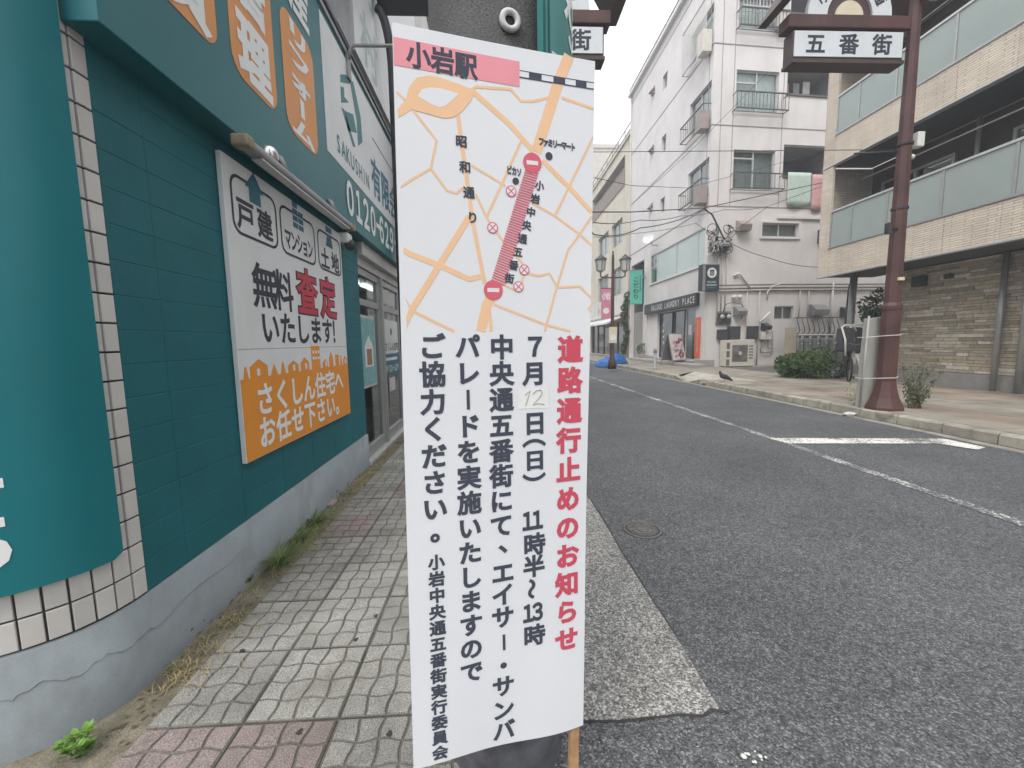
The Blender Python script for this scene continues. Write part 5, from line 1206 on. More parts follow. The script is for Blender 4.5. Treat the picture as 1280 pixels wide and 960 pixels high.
for k in range(9):
    s_ = 4.0+k*.235; m.tube([SD.at(s_,2.12,.2), SD.at(s_-.08,1.95,.32), SD.at(s_-.04,1.75,.36), SD.at(s_+.08,1.55,.28), SD.at(s_+.05,1.42,.2)], .02, 5)
m.tube([SD.at(3.95,1.43,.2), SD.at(5.95,1.43,.2)], .02, 6); m.build('bars', 'rail_dark', g_)
for s_ in (4.0, 5.9): MB().tube([SD.at(s_,2.12,.0), SD.at(s_,2.12,.2)], .02, 5).build('bracket', 'rail_dark', g_)
# conduits and pipes
pr = thing('wall_conduits', SD.at(4,3.4), 'long beige conduits and drop pipes crossing the side wall', 'pipe')
for z_, r_, mt_ in ((3.42,.045,'pipe_beige'),(3.52,.028,'cable_grey'),(3.30,.04,'pipe_beige')): MB().tube([SD.at(.35,z_-.05,.06), SD.at(3,z_,.06), SD.at(9,z_+.02,.06)], r_, 6).build('conduit', mt_, pr)
for s_, zt_, zb_ in ((.45,4.7,1.9),(.62,4.7,2.4),(.80,5.0,2.45),(1.78,3.3,.2),(2.35,3.3,.15),(4.2,3.3,2.1),(4.62,3.3,2.1),(5.73,3.6,1.4)): MB().tube([SD.at(s_,zt_,.05), SD.at(s_+.01,(zt_+zb_)/2,.05), SD.at(s_,zb_,.05)], .03 if s_ != 5.73 else .05, 6).build('drop_pipe', 'pipe_white' if s_ in (5.73,) else 'pipe_beige', pr)
MB().tube([SD.at(1.15,3.85,.05), SD.at(1.3,3.95,.08), SD.at(1.45,3.9,.1), SD.at(1.85,3.35,.1)], .045, 7).build('drop_pipe', 'pipe_white', pr); MB().tube([SD.at(2.7,2.9,.05), SD.at(2.68,3.2,.07), SD.at(2.9,3.45,.07), SD.at(3.3,3.55,.07)], .035, 6).build('drop_pipe', 'pipe_white', pr); MB().tube([SD.at(2.3,1.95,.2), SD.at(2.75,2.35,.2)], .055, 7).build('drop_pipe', 'pipe_white', pr)
for s_ in (1.17, 1.42): o = MB().ball(SD.at(s_,3.0,.12), .13, 10, (1,.6,.7)); o.build('round_vent', 'pipe_white', pr)
MB().tube([SD.at(.7,2.4,.1), SD.at(.78,2.7,.14), SD.at(1.1,2.78,.14), SD.at(1.5,2.7,.14), SD.at(1.66,2.4,.12), SD.at(1.5,2.1,.12)], .022, 6).build('flex_hose', 'cable_grey', pr)
# cable terminal cluster
ct = thing('cable_terminal', SD.at(.4,5.3), 'tangle of insulators, coils and cable clamps on the block corner', 'cable terminal'); rr = random.Random(3)
for k in range(30):
    c = SD.at(-.1+rr.random()*.95, 4.75+rr.random()*1.0, .15+rr.random()*.25); r_ = .07+rr.random()*.12; ax = V((rr.random()-.5, rr.random()-.5, rr.random()-.5)).normalized(); u = ax.orthogonal().normalized(); v_ = ax.cross(u)
    MB().tube([c+(u*math.cos(t)+v_*math.sin(t))*r_ for t in [2*math.pi*j/12 for j in range(13)]], .016, 5, caps=False).build('coil', 'cable' if k % 3 else 'rail_white', ct)
for k in range(6): MB().lathe(SD.at(-.05+k*.13, 5.0+.12*(k % 3), .25), [(.03,0),(.06,.02),(.03,.06),(.06,.09),(.03,.13)], 8).build('insulator', 'rail_white' if k % 2 else 'meter_dark', ct)
MB().fbox(SD, -.02, .8, 4.95, 5.0, .02, .3).build('bracket', 'dark_metal', ct); MB().fbox(SD, .3, .36, 4.7, 5.8, .02, .1).build('upright', 'steel_grey', ct)
# pavement sign board
ab = V((8.28, 18.3, ZP)); AB = Frame((ab.x,ab.y,0), (.93,.37,0), (.37,-.93,0)); sg = thing('a_board', (ab.x,ab.y,ZP), 'white A-frame pavement board with a colourful poster outside the laundry', 'sign board')
hw = .42
def leaf(n_top, n_bot, nm, mt_, z0=ZP+.2, z1=ZP+1.45, sh=0, t=.03):
    m = MB(); m.hexa([AB.at(-hw+sh,z0,n_bot+t),AB.at(hw-sh,z0,n_bot+t),AB.at(hw-sh,z0,n_bot),AB.at(-hw+sh,z0,n_bot),AB.at(-hw+sh,z1,n_top+t),AB.at(hw-sh,z1,n_top+t),AB.at(hw-sh,z1,n_top),AB.at(-hw+sh,z1,n_top)]); return m.build(nm, mt_, sg)
leaf(0, .32, 'front_leaf', 'steel_grey'); leaf(-.035, -.36, 'rear_leaf', 'steel_grey'); leaf(.012, .328, 'poster', 'poster_pale', ZP+.25, ZP+1.41, .04, .03)
rr = random.Random(5)
for mt_ in ('poster_red', 'notice_print', 'banner_pink'):
    m = MB()
    for k in range(7):
        u, v_, t0 = -.26+rr.random()*.52, ZP+.42+rr.random()*.85, rr.random()*6.3; w_, h_ = .03+rr.random()*.05, .06+rr.random()*.12; pts = []
        for a_, b_ in ((-w_,-h_),(w_*.3,-h_*.6),(w_,h_*.4),(w_*.2,h_),(-w_*.6,h_*.3)):
            a_, b_ = a_*math.cos(t0)-b_*math.sin(t0), a_*math.sin(t0)+b_*math.cos(t0); vv = v_+b_; pts.append(AB.at(u+a_, vv, .3845-.272*(vv-ZP-.25)))
        m.quad(*pts)
    stuff(m.build('poster_picture', mt_, sg))
for u in (-hw+.03, hw-.03):
    for a, b in ((.02,.36),(-.02,-.40)): MB().tube([AB.at(u,ZP+1.45,a), AB.at(u,ZP,b)], .014, 6).build('leg', 'steel_grey', sg)
# bollard
b_ = gpx(740+628/8, 380+650/8, ZP); bo = thing('bollard', (b_.x,b_.y,ZP), 'slim grey-green steel bollard at the pavement edge before the laundry', 'bollard'); MB().lathe(b_, [(.09,0),(.09,.03),(.062,.04),(.06,.78),(.05,.81),(.02,.83)], 14).build('post', 'steel_grey', bo); MB().lathe(b_+V((0,0,.66)), [(.066,0),(.066,.05)], 14).build('band', 'dark_metal', bo); MB().lathe(b_+V((0,0,.50)), [(.064,0),(.064,.03)], 14).build('band', 'letter_white', bo)
# ---------------------------------------------------------------- cream building beyond the block
CB = thing('cream_building', (9,31,ZP), 'cream four-storey building with long balconies beyond the white block', 'building')
CF = Frame((8.86,26.2,0), (0,-1,0), (-1,0,0)); cz_ = lambda y: 26.2-y
ch = [(cz_(36.4),cz_(27.5),11.55,13.4),(cz_(34.2),cz_(31.2),7.95,9.6),(cz_(30.4),cz_(27.9),7.95,9.6),(cz_(34.2),cz_(31.2),4.5,6.4),(cz_(30.4),cz_(27.9),4.5,6.4),(cz_(36.5),cz_(27.3),.2,2.6)]
wall_holes(MB(), CF, cz_(38), -.15, -.02, 14.1, ch, .25).build('front_wall', 'cream_wall', CB)
MB().quad((8.86,26.35,0),(20,26.35,0),(20,26.35,14.1),(8.86,26.35,14.1)).build('side_wall', 'cream_wall', CB); MB().box((8.75,26.2,14.1),(20,38,14.25)).build('roof', 'cream_wall', CB); MB().quad((8.86,38,0),(20,38,0),(20,38,14.1),(8.86,38,14.1)).build('side_wall', 'cream_wall', CB)
for h in ch[1:5]: window(CF, h, CB, 'curtain_grey', .5, .2)
a, b, c, d = ch[0]; MB().fbox(CF, a, b, c, d, -1.3, -1.25).build('balcony_back', 'interior_dark', CB); MB().fbox(CF, a, b, c-.1, c-.01, -1.25, 0).build('balcony_floor', 'base_stone', CB)
for p in (a, b): MB().quad(CF.at(p,c,-.25), CF.at(p,c,-1.3), CF.at(p,d,-1.3), CF.at(p,d,-.25)).build('balcony_side', 'cream_wall', CB)
m = MB(); m.fbox(CF, a, b, c+.95, c+1.0, .02, .08)
for k in range(60): s_ = a+(b-a)*k/59; m.fbox(CF, s_-.045, s_+.045, c-.1, c+.95, .03, .06)
m.build('balcony_rail', 'vent_brown', CB)
for k in range(4): tag(MB().fbox(CF, a+1.1+k*1.9, a+1.6+k*1.9, c+.5, c+1.3, -.4, -.36).build('hanging_cloth', 'curtain_white'), ['white washing nearest the far end of the cream balcony','white washing second from the far end of the cream balcony','white washing third from the far end of the cream balcony','white washing nearest the white block on the cream balcony'][k], 'laundry', 'washing on the cream balcony')
m = MB()
for z_ in (14.6, 15.0): m.tube([(8.95,26.4,z_),(8.95,37.8,z_)], .03, 5)
for k in range(9): m.tube([(8.95,26.4+k*1.42,14.2),(8.95,26.4+k*1.42,15.0)], .025, 5)
m.build('roof_rail', 'rail_dark', CB)
# its street-level shop: white board, awnings, dark front
sbd = MB().fbox(CF, cz_(37.4), cz_(27.2), 3.1, 4.35, .01, .12).build('shop_board', 'white_wall', CB); q = CF.px(752, 393, .125); text_run(CF, 'PIGMY', (q[0]-.9,3.6), (q[0]+.9,3.6), .122, .55, .7, .03, center='bb').build('lettering', 'meter_dark', sbd)
for y0, y1 in ((27.6,31.4),(31.8,36.8)):
    m = MB(); m.prism([CF.at(cz_(y1),2.95,.02),CF.at(cz_(y1),2.55,1.1),CF.at(cz_(y1),2.42,1.12),CF.at(cz_(y1),2.42,1.08),CF.at(cz_(y1),2.88,.02)], CF.a*(y1-y0)); m.build('awning', 'sign_white', CB)
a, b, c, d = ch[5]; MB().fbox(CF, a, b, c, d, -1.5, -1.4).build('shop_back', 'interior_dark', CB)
for k in range(5): o = MB().fbox(CF, a+k*1.84, a+k*1.84+.08, c, d, -.2, -.1).build('shop_mullion', 'wood_brown', CB); MB().fbox(CF, a+k*1.84+.08, min(b, a+k*1.84+1.84), c, d, -.17, -.16).build('shop_pane', 'shop_glass', o)
# far buildings closing the street
def far_block(x0, x1, y0, y1, h_, mt_, lb, front):
    fb_ = thing('far_building', ((x0+x1)/2,y0,0), lb, 'building'); fr = Frame((x0,y0,0),(0,-1,0),(-1,0,0)) if front == 'x' else Frame((x0,y0,0),(1,0,0),(0,-1,0))
    W = (y1-y0) if front == 'x' else (x1-x0); hs = []
    for i in range(int(W//2.6)):
        for j in range(int((h_-1)//3)):
            s_ = (-W if front == 'x' else 0)+.5+i*2.6; hs.append((s_, s_+1.7, 1.1+j*3, 2.7+j*3))
    wall_holes(MB(), fr, -W if front == 'x' else 0, 0 if front == 'x' else W, 0, h_, hs, .15).build('front_wall', mt_, fb_); MB().box((x0+.16,y0+.16,0),(x1,y1,h_)).build('core', 'interior_dark', fb_); MB().box((x0-.1,y0-.1,h_),(x1,y1,h_+.3)).build('roof', mt_, fb_)
    if front == 'x': MB().quad((x0,y0,0),(x1,y0,0),(x1,y0,h_),(x0,y0,h_)).build('side_wall', mt_, fb_)
    for h in hs: w_ = MB().fbox(fr, h[0], h[1], h[2], h[3], -.1, -.08).build('window', 'window_glass', fb_); MB().fbox(fr, (h[0]+h[1])/2-.03, (h[0]+h[1])/2+.03, h[2], h[3], -.079, -.05).build('mullion', 'alu_light', w_)
    return fb_
far_block(8.9, 20, 38.1, 52, 18.6, 'far_wall', 'taller pale building beyond the cream one, its top showing over the cream roof', 'x')
far_block(-6, 26, 85, 92, 15, 'far_wall', 'distant grey building closing the end of the street', 'y')
far_block(-12, -2.2, 27, 28.5, 12, 'white_wall', 'white building far along the left side, behind the banner', 'y')
# ---------------------------------------------------------------- beige building on the right
BB = thing('beige_building', (9.6,8,ZP), 'beige stone-clad building with frosted-glass balconies on the right', 'building')
BG = Frame((9.0,0,0), (0,-1,0), (-1,0,0)); YE = 11.06; Y0_ = 1.0
FL = [2.94, 5.80, 8.66]
def siding(name):
    m = bpy.data.materials[name]; t = m.node_tree; L = t.links.new; P = t.nodes['Principled BSDF']
    g = t.nodes.new('ShaderNodeNewGeometry').outputs['Position']; sp = t.nodes.new('ShaderNodeSeparateXYZ'); L(g, sp.inputs[0]); cb = t.nodes.new('ShaderNodeCombineXYZ'); ad = t.nodes.new('ShaderNodeMath'); L(sp.outputs['Y'], ad.inputs[0]); L(sp.outputs['X'], ad.inputs[1]); L(ad.outputs[0], cb.inputs[0]); L(sp.outputs['Z'], cb.inputs[1])
    nz_ = t.nodes.new('ShaderNodeTexNoise'); nz_.inputs['Scale'].default_value = 9; L(g, nz_.inputs['Vector']); va = t.nodes.new('ShaderNodeVectorMath'); va.operation = 'MULTIPLY_ADD'; va.inputs[1].default_value = (.0,.03,0); L(nz_.outputs['Color'], va.inputs[0]); L(cb.outputs[0], va.inputs[2])
    br = t.nodes.new('ShaderNodeTexBrick'); br.inputs['Scale'].default_value = 1; br.inputs['Brick Width'].default_value = .36; br.inputs['Row Height'].default_value = .046; br.inputs['Mortar Size'].default_value = .005; br.inputs['Mortar Smooth'].default_value = .6
    br.inputs['Color1'].default_value = (1,1,1,1); br.inputs['Color2'].default_value = (.88,.87,.86,1); br.inputs['Mortar'].default_value = (.45,.41,.37,1); br.offset = .37; L(va.outputs[0], br.inputs['Vector'])
    mm = t.nodes.new('ShaderNodeMix'); mm.data_type = 'RGBA'; mm.blend_type = 'MULTIPLY'; mm.inputs[0].default_value = 1; src = P.inputs['Base Color'].links[0].from_socket; L(src, mm.inputs[6]); L(br.outputs['Color'], mm.inputs[7]); L(mm.outputs[2], P.inputs['Base Color'])
    bp_ = t.nodes.new('ShaderNodeBump'); bp_.inputs['Strength'].default_value = .9; bp_.inputs['Distance'].default_value = .012; iv = t.nodes.new('ShaderNodeMath'); iv.operation = 'SUBTRACT'; iv.inputs[0].default_value = 1; L(br.outputs['Fac'], iv.inputs[1])
    n3 = t.nodes.new('ShaderNodeTexNoise'); n3.inputs['Scale'].default_value = 30; L(g, n3.inputs['Vector']); a2 = t.nodes.new('ShaderNodeMath'); a2.operation = 'MULTIPLY_ADD'; a2.inputs[1].default_value = .7; L(n3.outputs['Fac'], a2.inputs[0]); L(iv.outputs[0], a2.inputs[2]); L(a2.outputs[0], bp_.inputs['Height']); L(bp_.outputs[0], P.inputs['Normal'])
siding('siding_beige')
for f, z_ in enumerate(FL):
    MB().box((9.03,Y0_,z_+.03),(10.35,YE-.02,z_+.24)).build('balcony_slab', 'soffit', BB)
    MB().fbox(BG, -YE, -Y0_, z_-.035, z_+.0, -.12, .02).build('drip_edge', 'alu_light', BB)
    edges = [YE-.34]
    for k in range(14):
        nx = edges[-1]-.93
        if nx < Y0_: break
        edges.append(nx)
    for a, b in zip(edges[:-1], edges[1:]): MB().fbox(BG, -a+.003, -b-.003, z_+.002, z_+.70, -.03, .0).build('siding_panel', 'siding_beige', BB)
    # corner pillar
    MB().fbox(BG, -YE, -YE+.335, z_+.002, z_+2.82, -.06, .004).build('siding_panel', 'siding_beige', BB); MB().box((9.07,YE-.12,z_+.24),(10.3,YE,z_+2.82)).build('end_wall', 'siding_beige', BB)
    # balustrade: glass panels between posts
    MB().fbox(BG, -YE+.34, -Y0_, z_+.70, z_+.745, -.05, .02).build('base_rail', 'aluminium', BB); MB().fbox(BG, -YE+.34, -Y0_, z_+1.62, z_+1.665, -.045, .015).build('hand_rail', 'alu_light', BB)
    y = YE-.34; k = 0; ws = [.62,.92,1.15,1.15,1.15,1.15,1.15,1.15,1.15,1.15]
    while y > Y0_+.3 and k < len(ws):
        MB().fbox(BG, -y+.002, -y+.042, z_+.745, z_+1.62, -.035, .005).build('rail_post', 'aluminium', BB); y2 = max(y-ws[k], Y0_); MB().fbox(BG, -y+.045, -y2-.003, z_+.75, z_+1.615, -.018, -.008).build('glass_panel', 'frosted_glass', BB); y = y2; k += 1
    MB().quad((10.3,Y0_,z_+.24),(10.3,YE,z_+.24),(10.3,YE,z_+2.85),(10.3,Y0_,z_+2.85)).build('balcony_wall', 'wood_brown', BB)
    for y0, y1 in ((8.9,10.6),(6.2,7.9),(3.2,5.0)):
        w_ = MB(); F2 = Frame((10.29,0,0),(0,-1,0),(-1,0,0))
        for (p, q, r, u) in ((-y1,-y1+.06,z_+.3,z_+2.35),(-y0-.06,-y0,z_+.3,z_+2.35),(-y1+.06,-y0-.06,z_+2.29,z_+2.35),(-(y0+y1)/2-.03,-(y0+y1)/2+.03,z_+.3,z_+2.29)): w_.fbox(F2, p, q, r, u, 0, .07)
        wo = w_.build('sliding_window', 'aluminium', BB); MB().fbox(F2, -y1+.06, -y0-.06, z_+.3, z_+2.29, .02, .03).build('pane', 'shop_glass', wo)
    MB().tube([(10.18,8.45,z_+.24),(10.18,8.45,z_+2.85)], .04, 8).build('downpipe', 'alu_light', BB); MB().box((9.5,5.55,z_+.24),(10.3,5.62,z_+2.1)).build('partition', 'beige_board', BB)
    MB().tube([(9.5,6.5,z_+2.35),(9.5,10.4,z_+2.35)], .016, 6).build('drying_pole', 'alu_light', BB); MB().tube([(10.25,9.9,z_+2.5),(9.5,9.9,z_+2.35)], .014, 5).build('pole_arm', 'steel_grey', BB)
MB().box((9.0,Y0_,11.5),(20,YE,12)).build('roof', 'soffit', BB); MB().box((10.31,Y0_,ZP),(20,10.1,11.5)).build('core', 'siding_light', BB)
# soffit over the pavement and ledgestone ground floor
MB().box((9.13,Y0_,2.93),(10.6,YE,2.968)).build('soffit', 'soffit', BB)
XB = 10.24; MB().box((XB+.0,Y0_,ZP-.02),(10.32,10.1,.46)).build('stone_base', 'base_stone', BB, bev=.006); MB().box((XB+.02,Y0_,.46),(10.31,10.1,2.93)).build('stone_backing', 'wood_brown', BB)
rows = []; z = .47; rr = random.Random(11)
while z < 2.90: h_ = rr.choice((.045,.06,.075)); rows.append((z, h_)); z += h_+.006
pieces = []
for z, h_ in rows:
    y = 10.1-rr.random()*.2
    while y > 7.3: l = rr.choice((.22,.3,.3,.45,.6)); pieces.append((z, h_, max(7.2, y-l), y)); y -= l+.006
SMS = {}
def stone_mesh(l, h_, k):
    key = (round(l, 2), round(h_, 3), k)
    if key not in SMS:
        m = MB(); e = .004; a, b = l/2, h_/2
        m.add([(.0,-a,-b),(.0,a,-b),(.0,a,b),(.0,-a,b),(-.018,-a,-b),(-.018,a,-b),(-.018,a,b),(-.018,-a,b),(-.022,-a+e,-b+e),(-.022,a-e,-b+e),(-.022,a-e,b-e),(-.022,-a+e,b-e)], [(1,0,4,5),(2,1,5,6),(3,2,6,7),(0,3,7,4),(5,4,8,9),(6,5,9,10),(7,6,10,11),(4,7,11,8),(9,8,11,10)]); SMS[key] = m.mesh('ledge_stone', 'ledge_stone_%d' % k)
    return SMS[key]
wall_st = BB; rest = MB(); order = sorted(pieces, key=lambda p: -(p[3]-p[2])*p[1]/(p[2]**1.5)); keep = set(order[:298])
for p in pieces:
    z, h_, y0, y1 = p; dx = rr.uniform(-.004,.006)
    if p in keep and y1-y0 > .1: inst('ledge_stone', stone_mesh(y1-y0, h_, rr.choice((0,0,1,1,2,3,4,4,5))), (XB+.02+dx, (y0+y1)/2, z+h_/2), wall_st)
    else: rest.box((XB+dx,y0,z),(XB+.018,y1,z+h_))
for z, h_ in rows:
    y = 7.19
    while y > Y0_: l = rr.choice((.3,.45,.6)); rest.box((XB+rr.uniform(-.004,.006),max(Y0_,y-l),z),(XB+.018,y,z+h_)); y -= l+.006
stuff(rest.build('ledge_stones', 'ledge_stone_0', BB))
for yy, r_ in ((7.75,.05),(7.35,.06)): MB().tube([(XB-.08,yy,ZP),(XB-.08,yy,2.93)], r_, 10).build('downpipe', 'aluminium', BB)
MB().box((XB-.16,9.25,2.45),(XB,9.5,2.7)).build('soffit_box', 'meter_dark', BB, bev=.02); MB().box((XB-.1,8.7,2.55),(XB,8.85,2.65)).build('soffit_box', 'meter_dark', BB, bev=.02)
# grey column under the balcony corner and the furled parasol beside it
c = ypx(1069, 345, 10.7); col_ = thing('support_column', (c.x,10.7,ZP), 'slim dark grey column under the corner of the beige balcony', 'column'); MB().tube([(c.x-.06,10.7,ZP),(c.x-.03,10.7,2.93)], .085, 12).build('shaft', 'steel_grey', col_); MB().lathe((c.x-.06,10.7,ZP), [(.14,0),(.14,.04),(.09,.05)], 12).build('foot', 'steel_grey', col_)
p0, p1 = ypx(1062, 356, 10.9), ypx(1059, 416, 10.9); um = thing('furled_parasol', (p1.x,10.9,ZP), 'black furled parasol leaning beside the grey column', 'parasol'); MB().tube([p0, p0+(p1-p0)*.15, p0+(p1-p0)*.5, p1, V((p1.x,10.9,.9))], [.02,.04,.06,.085,.07], 10).build('canopy', 'dark_metal', um); MB().tube([V((p1.x,10.9,1.0)), V((p1.x,10.9,ZP))], .022, 8).build('pole', 'steel_grey', um); MB().lathe((p1.x,10.9,ZP), [(.24,0),(.24,.06),(.06,.1)], 14).build('base', 'meter_dark', um)
# ---------------------------------------------------------------- street furniture farther off
lb_ = gpx(765, 461, ZP); LX, LY = lb_.x, lb_.y; lp = thing('double_street_lamp', (LX,LY,ZP), 'old-style brown street lamp with two lantern heads and a pink flag', 'street lamp')
MB().lathe((LX,LY,ZP), [(.17,0),(.16,.3),(.09,.5),(.07,2.0),(.055,4.5),(.03,4.75)], 10).build('post', 'post_maroon', lp)
zz_ = ypx(765, 347, LY).z; MB().tube([(LX-.5,LY,zz_+.25),(LX-.5,LY,zz_+.05),(LX-.35,LY,zz_),(LX,LY,zz_),(LX+.35,LY,zz_),(LX+.5,LY,zz_+.05),(LX+.5,LY,zz_+.25)], .03, 8).build('cross_arm', 'post_maroon', lp)
for sg in (-1, 1):
    q = V((LX+sg*.5,LY,zz_+.2)); ln = MB().lathe(q, [(.05,0),(.16,.08),(.21,.5)], 6, smooth=False).build('lantern', 'lamp_glass', lp); MB().lathe(q, [(.26,.5),(.24,.54),(.08,.66),(.02,.72)], 6, smooth=False).build('lantern_roof', 'dark_metal', ln)
    m = MB()
    for k in range(6):
        t = 2*math.pi*(k+.5)/6; m.tube([q+V((.165*math.cos(t),.165*math.sin(t),.08)), q+V((.215*math.cos(t),.215*math.sin(t),.5))], .012, 4)
    stuff(m.build('lantern_bars', 'dark_metal', ln))
zt_, zb_ = ypx(755, 361, LY).z, ypx(755, 384, LY).z; LFm = Frame((LX,LY-.02,0),(1,0,0),(0,-1,0)); wz = ypx(763,370,LY).x-ypx(751,370,LY).x
fl = MB().fbox(LFm, -.08-wz, -.08, zb_-.62*(zt_-zb_), zt_, -.01, .01).build('flag', 'banner_pink', lp); MB().fbox(LFm, -.08-wz, -.06, zt_, zt_+.03, -.015, .015).build('flag_rod', 'dark_metal', lp); MB().fpoly(LFm, circ(-.08-wz/2, zb_-.2*(zt_-zb_), wz*.32, 14), .011, .014).build('flag_disc', 'letter_white', fl); text_run(LFm, '小岩', (-.08-wz*.7,zt_-.3), (-.08-wz*.3,zt_-.3), .0125, .2, .3, .03).build('lettering', 'letter_white', fl)
dz = ypx(765, 418, LY).z; MB().fbox(LFm, -.16, .16, dz-.35, dz+.3, .06, .08).build('notice', 'cream_disc', lp); MB().fpoly(LFm, circ(0, dz-.12, .13, 14), .081, .084).build('notice_disc', 'letter_white', lp)
b_ = gpx(763, 452, ZP); m = MB(); rr = random.Random(9); g = []; K1, K2 = 12, 6
tq = gpx(764, 457, .06); tp = MB()
for j in range(K2+1):
    for i in range(K1):
        t = 2*math.pi*i/K1; v = j/K2; r_ = (1-v**1.7)*(1+.18*math.sin(3*t+1)+.1*rr.random()); g.append((tq.x-.05+.95*r_*math.cos(t)*.85, tq.y+.45*r_*math.sin(t), .0+ZP*.3+.52*math.sin(v*1.57)*(1+.25*math.cos(t))+rr.uniform(-.03,.03)*(j > 0)))
tp.add(g, [(j*K1+i, j*K1+(i+1) % K1, (j+1)*K1+(i+1) % K1, (j+1)*K1+i) for j in range(K2) for i in range(K1)], False); tag(tp.build('tarpaulin', 'tarp_blue'), 'crumpled blue tarpaulin heaped on the far kerb', 'tarpaulin')
# ---------------------------------------------------------------- plants
def leafcloud(mb, c, r, n, size, rr, flat=1.0, up=.0):
    for _ in range(n):
        while True:
            p = V((rr.uniform(-1,1), rr.uniform(-1,1), rr.uniform(-1,1)))
            if .25 < p.length < 1: break
        p = p*(p.length**-.35); q = V(c)+V((p.x*r[0], p.y*r[1], p.z*r[2])); a = V((rr.uniform(-1,1), rr.uniform(-1,1), rr.uniform(-1,1)+up)).normalized(); b = a.orthogonal().normalized(); b.rotate(Matrix.Rotation(rr.random()*6.3, 3, a)); s_ = size*rr.uniform(.6,1.3)
        mb.quad(q-b*s_*.22, q+a*s_*.5, q+b*s_*.22+a*s_*.1, q-a*s_*.5)
    return mb
def blades(mb, c, n, h_, spread_, rr, w_=.006, droop=.5):
    for _ in range(n):
        t = rr.random()*6.283; l = h_*rr.uniform(.5,1.1); d_ = V((math.cos(t), math.sin(t), 0)); b0 = V(c)+d_*rr.random()*spread_*.35; sd_ = V((-d_.y, d_.x, 0))*w_/2; pv = None
        for k in range(4):
            u = k/3; p = b0+d_*(spread_*u*u*rr.uniform(.8,1.1))+V((0,0,l*(u-droop*u*u*u))); ww = sd_*(1-u*.92)
            if pv: mb.quad(pv[0]-pv[1], pv[0]+pv[1], p+ww, p-ww)
            pv = (p, ww)
    return mb
rr = random.Random(21)
for i, (x, y, hh, mt_, lb) in enumerate(((350,706,.12,'grass_green','largest green grass tuft at the foot of the teal wall'),(392,655,.11,'grass_green','green grass tuft below the far edge of the billboard'),(372,676,.09,'grass_green','smaller green tuft between the two larger ones by the wall'))):
    c = gpx(x, y, .008); o = thing('grass_tuft', c, lb, 'grass', 'grass tufts by the teal wall'); blades(MB(), c, 120, hh*1.35, .19, rr, .007).build('blades', mt_, o); blades(MB(), c, 30, hh*.8, .15, rr, .005).build('dry_blades', 'grass_dry', o)
m = MB()
for k in range(520):
    y = 1.45+rr.random()**1.0*3.6; x = XW+.05+abs(rr.gauss(0,.10)); n_ = .5+.5*math.sin(y*5.3)
    if rr.random() > n_+.15: continue
    blades(m, (x, y, .006), 4, .035+.03*rr.random(), .06, rr, .004, .7)
o = stuff(m.build('dry_grass', 'grass_dry')); o['label'] = 'thin dry grass and litter along the foot of the teal wall'; o['category'] = 'grass'
m = MB()
for k in range(120):
    y = 1.5+rr.random()*3.4; x = XW+.03+abs(rr.gauss(0,.06)); blades(m, (x, y, .006), 3, .03+.03*rr.random(), .04, rr, .004, .5)
o = stuff(m.build('low_weeds', 'grass_green')); o['label'] = 'low green weeds in the dirty margin beside the teal wall'; o['category'] = 'weeds'
c = gpx(97, 948, .004); o = thing('leafy_weed', c, 'bright green leafy weed at the bottom left corner by the plinth', 'weed'); m = MB(); st = MB()
for k in range(9):
    t = k*2.4; q = c+V((math.cos(t)*.03, math.sin(t)*.03, .03+.012*(k % 4))); st.tube([c, q], .002, 4)
    for j in range(15):
        a = rr.random()*6.3; d_ = V((math.cos(a), math.sin(a), .35+rr.random()*.5)).normalized(); s_ = .018+rr.random()*.016; b = d_.cross(V((0,0,1))).normalized()*s_*.3; p = q+V((0,0,rr.uniform(-.015,.02))); m.quad(p, p+d_*s_*.5+b, p+d_*s_, p+d_*s_*.5-b)
m.build('leaves', 'leaf_bright', o); st.build('stems', 'leaf_mid', o)
c = gpx(412, 629, .02); tag(MB().box((c.x-.04,c.y-.06,.006),(c.x+.045,c.y+.06,.03)).build('broken_brick', 'vent_brown', bev=.006), 'small broken reddish brick lying in the grass by the wall', 'brick')
# litter of leaf crumbs and grit along the wall
m = MB()
for k in range(420):
    y = 1.25+rr.random()**1.3*4.2; x = XW+.03+abs(rr.gauss(0,.11)); q = .003+rr.random()*.008; a = rr.random()*6.3; z_ = .0075+rr.random()*.004
    m.quad(*[(x+q*math.cos(a+t)*(1 if j % 2 else .6), y+q*math.sin(a+t)*(1 if j % 2 else .6), z_+rr.random()*.003) for j, t in enumerate((0,1.5,3.1,4.6))])
o = stuff(m.build('leaf_crumbs', 'stem_brown')); o['label'] = 'brown leaf crumbs and grit scattered along the foot of the wall'; o['category'] = 'litter'
# clipped bush before the cylinders
c = gpx(1012, 472, ZP); o = thing('low_bush', (c.x,c.y,ZP), 'rounded dark green bush in front of the gas cylinders', 'bush'); m = MB(); m2 = MB()
for k in range(13):
    q = V((c.x+rr.uniform(-.75,.75), c.y+rr.uniform(-.35,.35), ZP+.28+rr.uniform(-.1,.3))); leafcloud(m if k % 3 else m2, q, (.38,.34,.30), 420, .10, rr, up=.6)
m.build('foliage', 'leaf_dark', o); m2.build('fresh_foliage', 'leaf_mid', o)
for k in range(6): MB().tube([(c.x+rr.uniform(-.3,.3),c.y,ZP),(c.x+rr.uniform(-.7,.7),c.y+rr.uniform(-.2,.2),ZP+.5)], [.02,.008], 5).build('branch', 'stem_brown', o)
